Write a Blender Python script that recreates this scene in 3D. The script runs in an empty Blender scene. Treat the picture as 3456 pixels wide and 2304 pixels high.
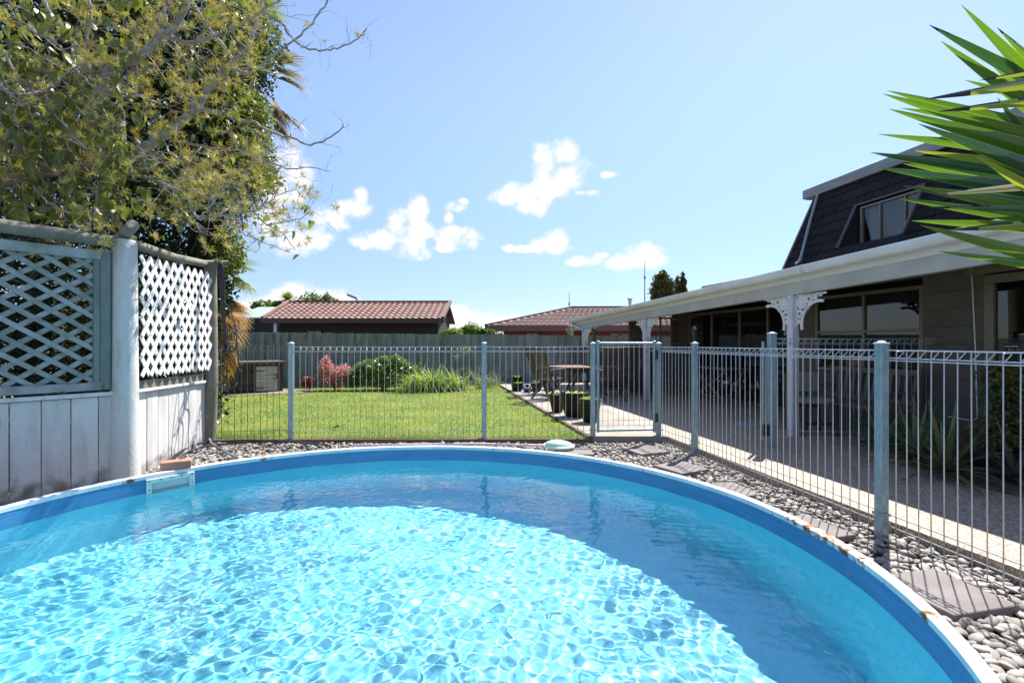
import bpy, math, random
import numpy as np
from mathutils import Vector, Matrix, Euler, Quaternion
from mathutils import noise as mnoise

random.seed(7)
rng = np.random.default_rng(7)
S = bpy.context.scene
COL = S.collection
rad = math.radians

# ------------------------------------------------------------------ camera
EYE = 1.25
F = 1700.0
camd = bpy.data.cameras.new('camera')
camd.sensor_width = 36.0
camd.lens = 36.0 * F / 3456.0
camd.shift_y = 6.0 / 3456.0
camd.clip_start = 0.02
camd.clip_end = 3000.0
cam = bpy.data.objects.new('camera', camd)
COL.objects.link(cam)
cam.location = (0, 0, EYE)
cam.rotation_euler = (rad(90), 0, 0)
S.camera = cam

# ------------------------------------------------------------------ sun direction (towards the sun)
SUN_EL = rad(56)
SUN_AZ = math.atan2(0.59, 0.81)          # clockwise from +Y
SUND = Vector((math.sin(SUN_AZ) * math.cos(SUN_EL), math.cos(SUN_AZ) * math.cos(SUN_EL), math.sin(SUN_EL)))
sl = bpy.data.lights.new('sun', 'SUN')
sl.energy = 4.2
sl.angle = rad(0.5)
sl.color = (1.0, 0.965, 0.91)
sl.cycles.is_caustics_light = True
sun = bpy.data.objects.new('sun', sl)
COL.objects.link(sun)
sun.rotation_euler = (-SUND).to_track_quat('-Z', 'Y').to_euler()
sun.location = SUND * 60

S.view_settings.view_transform = 'Standard'
S.view_settings.look = 'None'
S.view_settings.exposure = 1.36
S.view_settings.gamma = 1.0
S.view_settings.use_curve_mapping = False
S.render.engine = 'CYCLES'
cy = S.cycles
cy.use_denoising = True
cy.max_bounces = 10
cy.transparent_max_bounces = 12
cy.transmission_bounces = 8
cy.glossy_bounces = 4
cy.diffuse_bounces = 4
cy.sample_clamp_indirect = 6.0
cy.caustics_reflective = False
cy.caustics_refractive = True
cy.blur_glossy = 0.3

def pdir(tx, ty):
    """direction of sight for a point of the photograph (3456 px wide)"""
    return Vector(((tx - 1728) / F, 1.0, (1158 - ty) / F))
def G(tx, ty, z=0.0):
    """point of the horizontal plane z seen at photograph pixel"""
    Y = F * (EYE - z) / (ty - 1158)
    return Vector(((tx - 1728) / F * Y, Y, z))
def at(tx, ty, Y):
    return Vector(((tx - 1728) / F * Y, Y, EYE + (1158 - ty) / F * Y))

# ------------------------------------------------------------------ world: Nishita sky + cumulus
world = bpy.data.worlds.new('World')
S.world = world
world.use_nodes = True
nt = world.node_tree
nt.nodes.clear()
N = nt.nodes.new
L = nt.links.new
wo = N('ShaderNodeOutputWorld')
bg = N('ShaderNodeBackground')
bg.inputs['Strength'].default_value = 0.087
sky = N('ShaderNodeTexSky')
sky.sky_type = 'NISHITA'
sky.sun_disc = False
sky.sun_elevation = SUN_EL
sky.sun_rotation = SUN_AZ
sky.altitude = 0
sky.air_density = 1.0
sky.dust_density = 0.25
sky.ozone_density = 1.0
tc = N('ShaderNodeTexCoord')
def vm(op, a, b=None, **k):
    n = N('ShaderNodeVectorMath'); n.operation = op
    for i, v in enumerate((a, b)):
        if v is None: continue
        if isinstance(v, bpy.types.NodeSocket): L(v, n.inputs[i])
        else: n.inputs[i].default_value = v
    return n
def mm(op, a, b=None, c=None, clamp=False):
    n = N('ShaderNodeMath'); n.operation = op; n.use_clamp = clamp
    for i, v in enumerate((a, b, c)):
        if v is None: continue
        if isinstance(v, bpy.types.NodeSocket): L(v, n.inputs[i])
        else: n.inputs[i].default_value = v
    return n.outputs[0]
D = tc.outputs['Generated']
# clouds: (x, y, half width, half height) in photograph pixels, turned into directions of the sky
CL = [(1905, 520, 50, 55), (1935, 590, 80, 60), (1870, 620, 90, 60), (1800, 650, 110, 45), (1715, 670, 70, 32), (1810, 690, 55, 40), (1770, 690, 60, 35), (1840, 560, 50, 70), (1815, 520, 28, 38),
      (1220, 660, 28, 38), (1190, 705, 75, 42), (1110, 740, 80, 50), (1060, 800, 90, 50), (960, 780, 120, 90),
      (1405, 705, 45, 60), (1370, 760, 80, 62), (1290, 810, 95, 42), (1390, 830, 75, 48), (1230, 820, 60, 25), (1430, 780, 50, 40),
      (1535, 700, 45, 22), (1515, 735, 20, 25), (1565, 680, 22, 12),
      (1520, 805, 75, 42), (1590, 805, 60, 38), (1500, 835, 60, 18), (1540, 780, 60, 25),
      (1885, 805, 48, 42), (1855, 830, 75, 35), (1790, 840, 60, 15), (1712, 838, 32, 14),
      (1985, 880, 65, 22), (2030, 862, 40, 16), (1945, 885, 45, 14),
      (2165, 855, 75, 42), (2120, 880, 90, 35), (2080, 890, 55, 20), (2200, 880, 55, 30),
      (960, 560, 70, 90), (1010, 590, 60, 60), (930, 640, 80, 80), (1000, 660, 40, 30),
      (1000, 990, 90, 40), (1060, 1000, 110, 45), (1150, 1020, 90, 30), (920, 1010, 90, 25), (860, 1030, 80, 25), (1250, 1060, 60, 20), (1030, 965, 45, 22),
      (1560, 1070, 80, 40), (1620, 1085, 100, 40), (1710, 1085, 60, 28), (1520, 1050, 40, 25), (1520, 1120, 140, 60), (780, 1060, 90, 30),
      (2050, 590, 35, 14), (1980, 650, 50, 14), (2970, 548, 30, 12)]
field = None
for (x, y, a, b) in CL:
    d = pdir(x, y); ln = d.length; d.normalize()
    right = Vector((d.y, -d.x, 0)).normalized(); up = right.cross(d).normalized()
    r1 = math.degrees(a / F / ln) / 57.3; r2 = b / F / ln
    # quadratic form: scale to ellipse axes through two dot products
    a1 = vm('DOT_PRODUCT', D, right / r1).outputs['Value']
    a2 = vm('DOT_PRODUCT', D, up / r2).outputs['Value']
    cmb = mm('ADD', mm('POWER', a1, 2.0), mm('POWER', mm('ABSOLUTE', a2), 2.0))
    val = mm('SUBTRACT', 1.0, cmb)
    field = val if field is None else mm('SMOOTH_MAX', field, val, 0.35)
front = mm('GREATER_THAN', vm('DOT_PRODUCT', D, (0, 1, 0)).outputs['Value'], 0.2)
field = mm('MULTIPLY_ADD', field, front, mm('MULTIPLY', mm('SUBTRACT', front, 1.0), 3.0))
nz = N('ShaderNodeTexNoise'); nz.inputs['Scale'].default_value = 26.0; nz.inputs['Detail'].default_value = 7.0; nz.inputs['Roughness'].default_value = 0.62
L(D, nz.inputs['Vector'])
nz2 = N('ShaderNodeTexNoise'); nz2.inputs['Scale'].default_value = 5.5; nz2.inputs['Detail'].default_value = 6.0
mp = N('ShaderNodeMapping'); mp.inputs['Scale'].default_value = (1, 1, 2.6)
L(D, mp.inputs['Vector']); L(mp.outputs[0], nz2.inputs['Vector'])
back = mm('MULTIPLY', mm('SUBTRACT', nz2.outputs['Fac'], 0.56), 9.0)
backm = mm('SUBTRACT', 1.0, mm('MULTIPLY', mm('ADD', vm('DOT_PRODUCT', D, (0, 1, 0)).outputs['Value'], 0.25), 4.0), clamp=True)
back = mm('MULTIPLY_ADD', back, backm, mm('MULTIPLY', mm('SUBTRACT', backm, 1.0), 3.0))
field = mm('MAXIMUM', field, back)
nn = mm('MULTIPLY', mm('SUBTRACT', nz.outputs['Fac'], 0.50), 3.5)
al = mm('ADD', mm('MINIMUM', field, 0.9), nn)
ramp = N('ShaderNodeMapRange'); ramp.interpolation_type = 'SMOOTHSTEP'
ramp.inputs['From Min'].default_value = -0.2; ramp.inputs['From Max'].default_value = 1.25
L(al, ramp.inputs['Value'])
guard = N('ShaderNodeMapRange'); guard.interpolation_type = 'SMOOTHSTEP'
guard.inputs['From Min'].default_value = -1.2; guard.inputs['From Max'].default_value = -0.2
L(field, guard.inputs['Value'])
alpha = mm('MULTIPLY', ramp.outputs[0], guard.outputs[0])
# thin haze near the horizon comes with the dust of the sky model; clouds are sunlit water vapour
cc = N('ShaderNodeMix'); cc.data_type = 'RGBA'
cc.inputs['A'].default_value = (4.3, 4.4, 4.75, 1)
cc.inputs['B'].default_value = (5.5, 5.4, 5.45, 1)
L(ramp.outputs[0], cc.inputs['Factor'])
mx = N('ShaderNodeMix'); mx.data_type = 'RGBA'
# the clear air near the horizon is a little bluer and dimmer than the model's
sz_ = N('ShaderNodeSeparateXYZ'); L(D, sz_.inputs[0])
el_ = N('ShaderNodeMapRange'); el_.interpolation_type = 'SMOOTHSTEP'; el_.inputs['From Min'].default_value = -0.05; el_.inputs['From Max'].default_value = 0.5
L(sz_.outputs['Z'], el_.inputs['Value'])
tint = N('ShaderNodeMix'); tint.data_type = 'RGBA'; tint.inputs['A'].default_value = (0.44, 0.50, 0.66, 1); tint.inputs['B'].default_value = (1.02, 0.98, 1.04, 1)
L(el_.outputs[0], tint.inputs['Factor'])
skyc = vm('MULTIPLY', sky.outputs[0], tint.outputs['Result']).outputs[0]
L(alpha, mx.inputs['Factor']); L(skyc, mx.inputs['A']); L(cc.outputs['Result'], mx.inputs['B'])
L(mx.outputs['Result'], bg.inputs['Color'])
L(bg.outputs[0], wo.inputs['Surface'])
world.cycles.sampling_method = 'MANUAL'
world.cycles.sample_map_resolution = 1024

# ------------------------------------------------------------------ helpers
OFF = {}
def tag(o, label=None, cat=None, group=None, kind=None):
    if label: o['label'] = label
    if cat: o['category'] = cat
    if group: o['group'] = group
    if kind: o['kind'] = kind
    return o
def empty(name, loc, label=None, cat=None, group=None, rz=0.0, kind=None):
    o = bpy.data.objects.new(name, None)
    o.empty_display_size = 0.1
    COL.objects.link(o)
    o.location = loc
    o.rotation_euler = (0, 0, rz)
    OFF[o.name] = Vector(loc)
    return tag(o, label, cat, group, kind)
def mesh(name, vs, fs, smooth=False):
    me = bpy.data.meshes.new(name)
    me.from_pydata([tuple(v) for v in vs], [], fs)
    if smooth:
        me.polygons.foreach_set('use_smooth', [True] * len(me.polygons))
    me.update()
    return me
def link(name, me, m=None, parent=None, loc=None):
    if m is not None and not me.materials:
        me.materials.append(m)
    o = bpy.data.objects.new(name, me)
    COL.objects.link(o)
    if parent is not None:
        o.parent = parent
    if loc is not None:
        o.location = loc
    return o
def copy_tree(o, parent=None):
    c = o.copy(); COL.objects.link(c)
    if parent is not None: c.parent = parent
    for ch in list(o.children):
        copy_tree(ch, c)
    return c
def bigmesh(name, V, Fc, smooth=False):
    """V (n,3) array, Fc (m,k) array of one face size"""
    me = bpy.data.meshes.new(name)
    n, (m_, k) = len(V), Fc.shape
    me.vertices.add(n); me.vertices.foreach_set('co', np.asarray(V, np.float32).ravel())
    me.loops.add(m_ * k); me.loops.foreach_set('vertex_index', Fc.astype(np.int32).ravel())
    me.polygons.add(m_)
    me.polygons.foreach_set('loop_start', np.arange(0, m_ * k, k, dtype=np.int32))
    me.polygons.foreach_set('loop_total', np.full(m_, k, np.int32))
    if smooth: me.polygons.foreach_set('use_smooth', np.ones(m_, bool))
    me.update(calc_edges=True)
    me.validate()
    return me

class MB:
    """collects shapes in world coordinates; build() links them as one mesh object"""
    def __init__(s): s.v = []; s.f = []
    def add(s, vs, fs):
        b = len(s.v); s.v += [Vector(v) for v in vs]; s.f += [tuple(i + b for i in f) for f in fs]; return s
    def box(s, a, b):
        x0, y0, z0 = a; x1, y1, z1 = b
        return s.add([(x0,y0,z0),(x1,y0,z0),(x1,y1,z0),(x0,y1,z0),(x0,y0,z1),(x1,y0,z1),(x1,y1,z1),(x0,y1,z1)],
                     [(0,3,2,1),(4,5,6,7),(0,1,5,4),(1,2,6,5),(2,3,7,6),(3,0,4,7)])
    def obox(s, c, ux, uy, uz, hx, hy, hz, bev=0.0):
        """box centred c, unit axes, half sizes"""
        c = Vector(c); ux = Vector(ux); uy = Vector(uy); uz = Vector(uz)
        if bev <= 0:
            vs = [c + ux*hx*i + uy*hy*j + uz*hz*k for k in (-1,1) for (i,j) in ((-1,-1),(1,-1),(1,1),(-1,1))]
            return s.add(vs, [(0,3,2,1),(4,5,6,7),(0,1,5,4),(1,2,6,5),(2,3,7,6),(3,0,4,7)])
        vs = []
        b = bev
        prof = [(-1,-1),(1,-1),(1,1),(-1,1)]
        rings = []
        for (kz, sh) in ((-1, b), (-1, 0), (1, 0), (1, b)):
            zz = kz*hz if sh else kz*(hz-b)
            ring = []
            hx2, hy2 = (hx-b, hy-b) if sh else (hx, hy)
            for (i, j) in prof:
                # two verts per corner
                if i*j > 0:
                    p1 = (i*(hx2), j*(hy2-b if not sh else hy2)); p2 = (i*(hx2-b if not sh else hx2), j*hy2)
                else:
                    p1 = (i*(hx2-b if not sh else hx2), j*hy2); p2 = (i*hx2, j*(hy2-b if not sh else hy2))
                if sh: ring.append(c + ux*p1[0] + uy*p1[1] + uz*zz)
                else:
                    ring.append(c + ux*p1[0] + uy*p1[1] + uz*zz); ring.append(c + ux*p2[0] + uy*p2[1] + uz*zz)
            rings.append(ring)
        # order check: corner order (-1,-1): p1=(-hx,-(hy-b)) then p2=(-(hx-b),-hy)
        base = []
        for r in rings:
            base.append(len(vs)); vs += r
        fs = [tuple(reversed([base[0]+i for i in range(4)])), tuple(base[3]+i for i in range(4))]
        for i in range(8):
            fs.append((base[1]+i, base[1]+(i+1)%8, base[2]+(i+1)%8, base[2]+i))
        for i in range(4):
            a0, a1 = base[1]+2*i, base[1]+2*i+1; n0 = base[1]+(2*i+2)%8
            fs.append((base[0]+i, a1, a0)); fs.append((base[0]+i, base[0]+(i+1)%4, n0, a1))
            a0, a1 = base[2]+2*i, base[2]+2*i+1; n0 = base[2]+(2*i+2)%8
            fs.append((base[3]+i, a0, a1)); fs.append((base[3]+i, a1, n0, base[3]+(i+1)%4))
        return s.add(vs, fs)
    def beam(s, p, q, w, h, up=(0,0,1), bev=0.0, roll=0.0):
        """rectangular bar from p to q: w sideways, h along 'up'"""
        p = Vector(p); q = Vector(q); d = q - p; ln = d.length; d.normalize()
        u = Vector(up); side = d.cross(u)
        if side.length < 1e-5: side = d.cross(Vector((1, 0, 0)))
        side.normalize(); u = side.cross(d).normalized()
        if roll:
            r = Matrix.Rotation(roll, 3, d); side = r @ side; u = r @ u
        return s.obox((p + q) / 2, side, d, u, w/2, ln/2, h/2, bev)
    def tube(s, pts, r, n=8, cap=True, closed=False):
        pts = [Vector(p) for p in pts]; k = len(pts)
        rs = r if isinstance(r, (list, tuple)) else [r] * k
        vs = []; prev = None
        for i, p in enumerate(pts):
            t = ((pts[(i+1) % k] if closed or i < k-1 else p) - (pts[i-1] if closed or i > 0 else p)).normalized()
            if prev is None:
                a = Vector((0,0,1)) if abs(t.z) < 0.9 else Vector((1,0,0))
                u = t.cross(a).normalized()
            else:
                u = (prev - t * prev.dot(t))
                u = u.normalized() if u.length > 1e-6 else prev
            prev = u; w = t.cross(u)
            for j in range(n):
                an = 2*math.pi*j/n
                vs.append(p + (u*math.cos(an) + w*math.sin(an)) * rs[i])
        fs = []
        for i in range(k if closed else k-1):
            a = i*n; b = ((i+1) % k)*n
            for j in range(n):
                fs.append((a+j, a+(j+1) % n, b+(j+1) % n, b+j))
        if cap and not closed:
            fs.append(tuple(reversed(range(n)))); fs.append(tuple((k-1)*n + j for j in range(n)))
        return s.add(vs, fs)
    def lathe(s, prof, c=(0,0,0), n=24, axis='z', sx=1.0, sy=1.0):
        c = Vector(c); vs = []
        for (r, z) in prof:
            for j in range(n):
                a = 2*math.pi*j/n
                vs.append(c + Vector((r*math.cos(a)*sx, r*math.sin(a)*sy, z)))
        fs = []
        for i in range(len(prof)-1):
            for j in range(n):
                fs.append((i*n+j, i*n+(j+1) % n, (i+1)*n+(j+1) % n, (i+1)*n+j))
        if prof[0][0] > 1e-4: fs.append(tuple(reversed(range(n))))
        if prof[-1][0] > 1e-4: fs.append(tuple((len(prof)-1)*n + j for j in range(n)))
        return s.add(vs, fs)
    def extrude(s, poly, d):
        """flat polygon (list of 3-D points, CCW seen from +d) pushed along d"""
        n = len(poly); d = Vector(d)
        vs = [Vector(p) for p in poly] + [Vector(p) + d for p in poly]
        return s.add(vs, [tuple(reversed(range(n))), tuple(range(n, 2*n))] + [(i, (i+1) % n, n+(i+1) % n, n+i) for i in range(n)])
    def build(s, name, m, parent=None, smooth=False, label=None, kind=None):
        off = Vector((0,0,0)); p = parent
        while p is not None:
            off = off + p.location if p.parent else off + p.location
            p = p.parent
        me = mesh(name, [v - off for v in s.v], s.f, smooth)
        if m is not None: me.materials.append(m)
        if smooth:
            try: me.set_sharp_from_angle(angle=rad(38))
            except Exception: pass
        o = bpy.data.objects.new(name, me)
        COL.objects.link(o)
        if parent is not None: o.parent = parent
        tag(o, label, None, None, kind)
        return o

# ------------------------------------------------------------------ materials
MC = {}
def mat(name, col, rough=0.6, metal=0.0, col2=None, scale=4.0, mixlo=0.4, mixhi=0.6, detail=6.0, stretch=(1,1,1),
        bump=0.0, bscale=30.0, bdist=0.01, rnd=0.0, spec=0.5, trans=0.0, coat=0.0, sheen=0.0, world_co=False, rough2=None, sss=0.0, bstretch=None, extra=None):
    m = bpy.data.materials.new(name); m.use_nodes = True
    nt = m.node_tree; nt.nodes.clear()
    n = nt.nodes.new; l = nt.links.new
    out = n('ShaderNodeOutputMaterial'); p = n('ShaderNodeBsdfPrincipled')
    l(p.outputs[0], out.inputs['Surface'])
    p.inputs['Base Color'].default_value = (*col, 1)
    p.inputs['Roughness'].default_value = rough
    p.inputs['Metallic'].default_value = metal
    p.inputs['Specular IOR Level'].default_value = spec
    p.inputs['Coat Weight'].default_value = coat
    tcn = n('ShaderNodeTexCoord')
    if world_co:
        g = n('ShaderNodeNewGeometry'); src = g.outputs['Position']
    else:
        src = tcn.outputs['Object']
    oi = n('ShaderNodeObjectInfo')
    colsock = None
    if not world_co:
        va = n('ShaderNodeVectorMath'); va.operation = 'ADD'
        sc = n('ShaderNodeMath'); sc.operation = 'MULTIPLY'; sc.inputs[1].default_value = 37.0
        l(oi.outputs['Random'], sc.inputs[0]); l(src, va.inputs[0]); l(sc.outputs[0], va.inputs[1]); src = va.outputs[0]
    if col2 is not None:
        mpg = n('ShaderNodeMapping'); mpg.inputs['Scale'].default_value = stretch; l(src, mpg.inputs['Vector'])
        tx = n('ShaderNodeTexNoise'); tx.inputs['Scale'].default_value = scale; tx.inputs['Detail'].default_value = detail; tx.inputs['Roughness'].default_value = 0.6
        l(mpg.outputs[0], tx.inputs['Vector'])
        mr = n('ShaderNodeMapRange'); mr.inputs['From Min'].default_value = mixlo; mr.inputs['From Max'].default_value = mixhi
        l(tx.outputs['Fac'], mr.inputs['Value'])
        mix = n('ShaderNodeMix'); mix.data_type = 'RGBA'
        mix.inputs['A'].default_value = (*col, 1); mix.inputs['B'].default_value = (*col2, 1)
        l(mr.outputs[0], mix.inputs['Factor']); colsock = mix.outputs['Result']
        if rough2 is not None:
            m2 = n('ShaderNodeMix'); m2.inputs['A'].default_value = rough; m2.inputs['B'].default_value = rough2
            l(mr.outputs[0], m2.inputs['Factor']); l(m2.outputs['Result'], p.inputs['Roughness'])
    if rnd > 0:
        hs = n('ShaderNodeHueSaturation')
        mr2 = n('ShaderNodeMapRange'); mr2.inputs['To Min'].default_value = 1-rnd; mr2.inputs['To Max'].default_value = 1+rnd
        l(oi.outputs['Random'], mr2.inputs['Value']); l(mr2.outputs[0], hs.inputs['Value'])
        if colsock: l(colsock, hs.inputs['Color'])
        else: hs.inputs['Color'].default_value = (*col, 1)
        colsock = hs.outputs[0]
    if extra is not None:
        colsock = extra(nt, colsock, src, p)
    if colsock: l(colsock, p.inputs['Base Color'])
    if bump > 0:
        mpb = n('ShaderNodeMapping'); mpb.inputs['Scale'].default_value = bstretch or stretch; l(src, mpb.inputs['Vector'])
        bt = n('ShaderNodeTexNoise'); bt.inputs['Scale'].default_value = bscale; bt.inputs['Detail'].default_value = 5.0
        l(mpb.outputs[0], bt.inputs['Vector'])
        bp = n('ShaderNodeBump'); bp.inputs['Strength'].default_value = bump; bp.inputs['Distance'].default_value = bdist
        l(bt.outputs['Fac'], bp.inputs['Height']); l(bp.outputs[0], p.inputs['Normal'])
    if trans > 0:   # leaf: part of the light passes through
        tr = n('ShaderNodeBsdfTranslucent')
        if colsock:
            g2 = n('ShaderNodeVectorMath'); g2.operation = 'MULTIPLY'; g2.inputs[1].default_value = (1.35, 1.45, 0.6)
            l(colsock, g2.inputs[0]); l(g2.outputs[0], tr.inputs['Color'])
        else: tr.inputs['Color'].default_value = (col[0]*1.35, col[1]*1.45, col[2]*.6, 1)
        ms = n('ShaderNodeMixShader'); ms.inputs[0].default_value = trans
        l(p.outputs[0], ms.inputs[1]); l(tr.outputs[0], ms.inputs[2]); l(ms.outputs[0], out.inputs['Surface'])
    MC[name] = m
    return m
# ================================================================== POOL
PC = Vector((-0.866, 2.815, 0.0)); PR = 2.745
RIMZ = 0.125; WZ = -0.024; FZ = -1.04

def rust_extra(lo, hi, sc=9.0):
    def ex(nt, cs, src, p):
        n = nt.nodes.new; l = nt.links.new
        g = n('ShaderNodeNewGeometry')
        t = n('ShaderNodeTexNoise'); t.inputs['Scale'].default_value = sc; t.inputs['Detail'].default_value = 8; t.inputs['Roughness'].default_value = 0.7
        l(g.outputs['Position'], t.inputs['Vector'])
        # rust gathers along the stretch of rail that faces the house
        d = n('ShaderNodeVectorMath'); d.operation = 'DISTANCE'; d.inputs[1].default_value = (1.87, 2.95, 0.1)
        l(g.outputs['Position'], d.inputs[0])
        mr = n('ShaderNodeMapRange'); mr.inputs['From Min'].default_value = 0.2; mr.inputs['From Max'].default_value = 1.0
        mr.inputs['To Min'].default_value = 0.20; mr.inputs['To Max'].default_value = 0.0
        l(d.outputs['Value'], mr.inputs['Value'])
        tot = mr.outputs[0]
        for sp in ((-2.47, 5.0, .1), (-.17, 5.45, .1), (.0, 5.42, .1), (.84, 4.95, .1), (1.0, 4.83, .1), (-3.2, 4.2, .1), (1.2, 4.6, .1), (1.75, 2.1, .1)):
            d = n('ShaderNodeVectorMath'); d.operation = 'DISTANCE'; d.inputs[1].default_value = sp
            l(g.outputs['Position'], d.inputs[0])
            m_ = n('ShaderNodeMapRange'); m_.inputs['From Min'].default_value = 0.02; m_.inputs['From Max'].default_value = 0.075
            m_.inputs['To Min'].default_value = 0.26; m_.inputs['To Max'].default_value = 0.0; l(d.outputs['Value'], m_.inputs['Value'])
            a_ = n('ShaderNodeMath'); a_.operation = 'MAXIMUM'; l(tot, a_.inputs[0]); l(m_.outputs[0], a_.inputs[1]); tot = a_.outputs[0]
        ad = n('ShaderNodeMath'); l(t.outputs['Fac'], ad.inputs[0]); l(tot, ad.inputs[1])
        r = n('ShaderNodeMapRange'); r.inputs['From Min'].default_value = lo; r.inputs['From Max'].default_value = hi
        l(ad.outputs[0], r.inputs['Value'])
        rc = n('ShaderNodeValToRGB')
        e = rc.color_ramp.elements
        e[0].position = 0.0; e[0].color = (0.62, 0.26, 0.07, 1); e[1].position = 1.0; e[1].color = (0.05, 0.022, 0.015, 1)
        l(r.outputs[0], rc.inputs[0])
        f = n('ShaderNodeMapRange'); f.inputs['From Max'].default_value = 0.25
        l(r.outputs[0], f.inputs['Value'])
        mx = n('ShaderNodeMix'); mx.data_type = 'RGBA'
        l(f.outputs[0], mx.inputs['Factor'])
        if cs: l(cs, mx.inputs['A'])
        else: mx.inputs['A'].default_value = p.inputs['Base Color'].default_value
        l(rc.outputs[0], mx.inputs['B'])
        return mx.outputs['Result']
    return ex
rim_m = mat('rim_white', (0.74, 0.77, 0.80), 0.35, col2=(0.60, 0.63, 0.66), scale=3, extra=rust_extra(0.68, 0.82, 16.0))
liner_band = mat('liner_band', (0.042, 0.18, 0.38), 0.38, col2=(0.07, 0.25, 0.48), scale=3.0, stretch=(1, 1, 9), world_co=True, mixlo=.3, mixhi=.7, bump=0.12, bscale=3, bdist=.02, extra=rust_extra(0.83, 0.95, 14.0))
def mosaic(nt, cs, src, p):
    n = nt.nodes.new; l = nt.links.new
    g = n('ShaderNodeNewGeometry')
    w = n('ShaderNodeTexNoise'); w.inputs['Scale'].default_value = 6.0; l(g.outputs['Position'], w.inputs['Vector'])
    ad = n('ShaderNodeVectorMath'); ad.operation = 'MULTIPLY_ADD'; ad.inputs[1].default_value = (.15, .15, .15)
    l(w.outputs['Color'], ad.inputs[0]); l(g.outputs['Position'], ad.inputs[2])
    v = n('ShaderNodeTexVoronoi'); v.feature = 'DISTANCE_TO_EDGE'; v.inputs['Scale'].default_value = 8.0
    l(ad.outputs[0], v.inputs['Vector'])
    mr = n('ShaderNodeMapRange'); mr.inputs['From Min'].default_value = 0.0; mr.inputs['From Max'].default_value = 0.06
    mr.inputs['To Min'].default_value = 0.86; mr.inputs['To Max'].default_value = 1.0
    l(v.outputs['Distance'], mr.inputs['Value'])
    mx = n('ShaderNodeVectorMath'); mx.operation = 'SCALE'
    l(cs, mx.inputs[0]); l(mr.outputs[0], mx.inputs['Scale'])
    return mx.outputs[0]
liner = mat('liner_blue', (0.20, 0.73, 0.90), 0.5, col2=(0.24, 0.77, 0.92), scale=1.2, world_co=True, extra=mosaic)

pool = empty('pool', (PC.x, PC.y, -0.05), 'round above-ground pool with blue liner and rusting white rim, full of rippled water', 'pool')
def ring_pts(R, n): return [(PC.x + R*math.sin(2*math.pi*i/n), PC.y + R*math.cos(2*math.pi*i/n)) for i in range(n)]
def wall_ring(R, zs, n=160, skip=None):
    vs, fs = [], []
    for k, z in enumerate(zs):
        for (i, (x, y)) in enumerate(ring_pts(R, n)):
            vs.append((x, y, z))
    for k in range(len(zs)-1):
        for i in range(n):
            if i in (skip or ()): continue
            fs.append((k*n+i, k*n+(i+1) % n, (k+1)*n+(i+1) % n, (k+1)*n+i))
    return vs, fs
SKI = 136
b = MB(); b.add(*wall_ring(PR-0.055, [RIMZ-.03, 0.05, 0.0, WZ-.010], skip=(SKI-1, SKI, SKI+1))); o_band = b.build('liner_border', liner_band, pool, True)
b = MB(); b.add(*wall_ring(PR-0.055, [WZ-.0101, -0.4, -0.8, FZ+.12, FZ+.04])); 
# floor, with a cove where it meets the wall
n = 160; rings = [(PR-.055, FZ+.04), (PR-.075, FZ+.015), (PR-.12, FZ), (2.2, FZ), (1.5, FZ-.01), (0.8, FZ-.02), (0.3, FZ-.02)]
vs, fs = [], []
for (R, z) in rings:
    vs += [(x, y, z) for (x, y) in ring_pts(R, n)]
vs.append((PC.x, PC.y, FZ-.02))
for k in range(len(rings)-1):
    for i in range(n): fs.append((k*n+(i+1) % n, k*n+i, (k+1)*n+i, (k+1)*n+(i+1) % n))
for i in range(n): fs.append(((len(rings)-1)*n+(i+1) % n, (len(rings)-1)*n+i, len(vs)-1))
b.add(vs, fs)
o_liner = b.build('liner', liner, pool, True)
# outer steel wall
b = MB(); vs, fs = wall_ring(PR-0.03, [RIMZ-.02, -0.3]); b.add(vs, fs); b.build('outer_wall', rim_m, pool, True)
# top rail in lengths with small gaps
NR = 14
a0 = rad(-9)
for k in range(NR):
    b = MB(); m_ = 12
    A0 = a0 + 2*math.pi*k/NR + 0.0012; A1 = a0 + 2*math.pi*(k+1)/NR - 0.0012
    prof = [(PR-.058, RIMZ-.034), (PR-.06, RIMZ-.004), (PR-.054, RIMZ), (PR-.006, RIMZ+.001), (PR, RIMZ-.004), (PR-.001, RIMZ-.04), (PR-.004, RIMZ-.04), (PR-.054, RIMZ-.034)]
    vs = []
    for i in range(m_+1):
        A = A0 + (A1-A0)*i/m_
        dz = 0.0015 if k % 2 else 0
        for (R, z) in prof: vs.append((PC.x + R*math.sin(A), PC.y + R*math.cos(A), z+dz))
    P_ = len(prof); fs = []
    for i in range(m_):
        for j in range(P_): fs.append((i*P_+j, (i+1)*P_+j, (i+1)*P_+(j+1) % P_, i*P_+(j+1) % P_))
    fs.append(tuple(range(P_))); fs.append(tuple(reversed([m_*P_+j for j in range(P_)])))
    b.add(vs, fs); b.build('top_rail', rim_m, pool)

# water: a rippled sheet of real waves
def waves(X, Y):
    Z = np.zeros_like(X)
    r = np.random.default_rng(11)
    for lam, amp, cnt, spread in ((1.1, .0030, 4, 1.0), (0.50, .0026, 8, 1.2), (0.20, .00085, 14, 1.3), (0.10, .00080, 24, 1.6), (0.058, .00029, 26, 2.2)):
        for _ in range(cnt):
            th = 1.15 + r.uniform(-spread, spread); k = 2*math.pi/(lam*r.uniform(.75, 1.3)); ph = r.uniform(0, 6.28)
            wx = r.uniform(0.3, 0.9); wp = r.uniform(0, 6.28)
            env = 0.5 + 0.5*np.sin(wx*X*2.1 + wp + 1.3*np.sin(Y*1.1+wp))*np.cos(wx*Y*1.7 - wp)
            Z += amp/math.sqrt(cnt)*env*np.sin(k*(X*math.cos(th)+Y*math.sin(th)) + ph + .5*np.sin(2.3*X+wp)+.5*np.cos(1.9*Y+ph))
    return Z
nr, na = 190, 900
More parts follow.
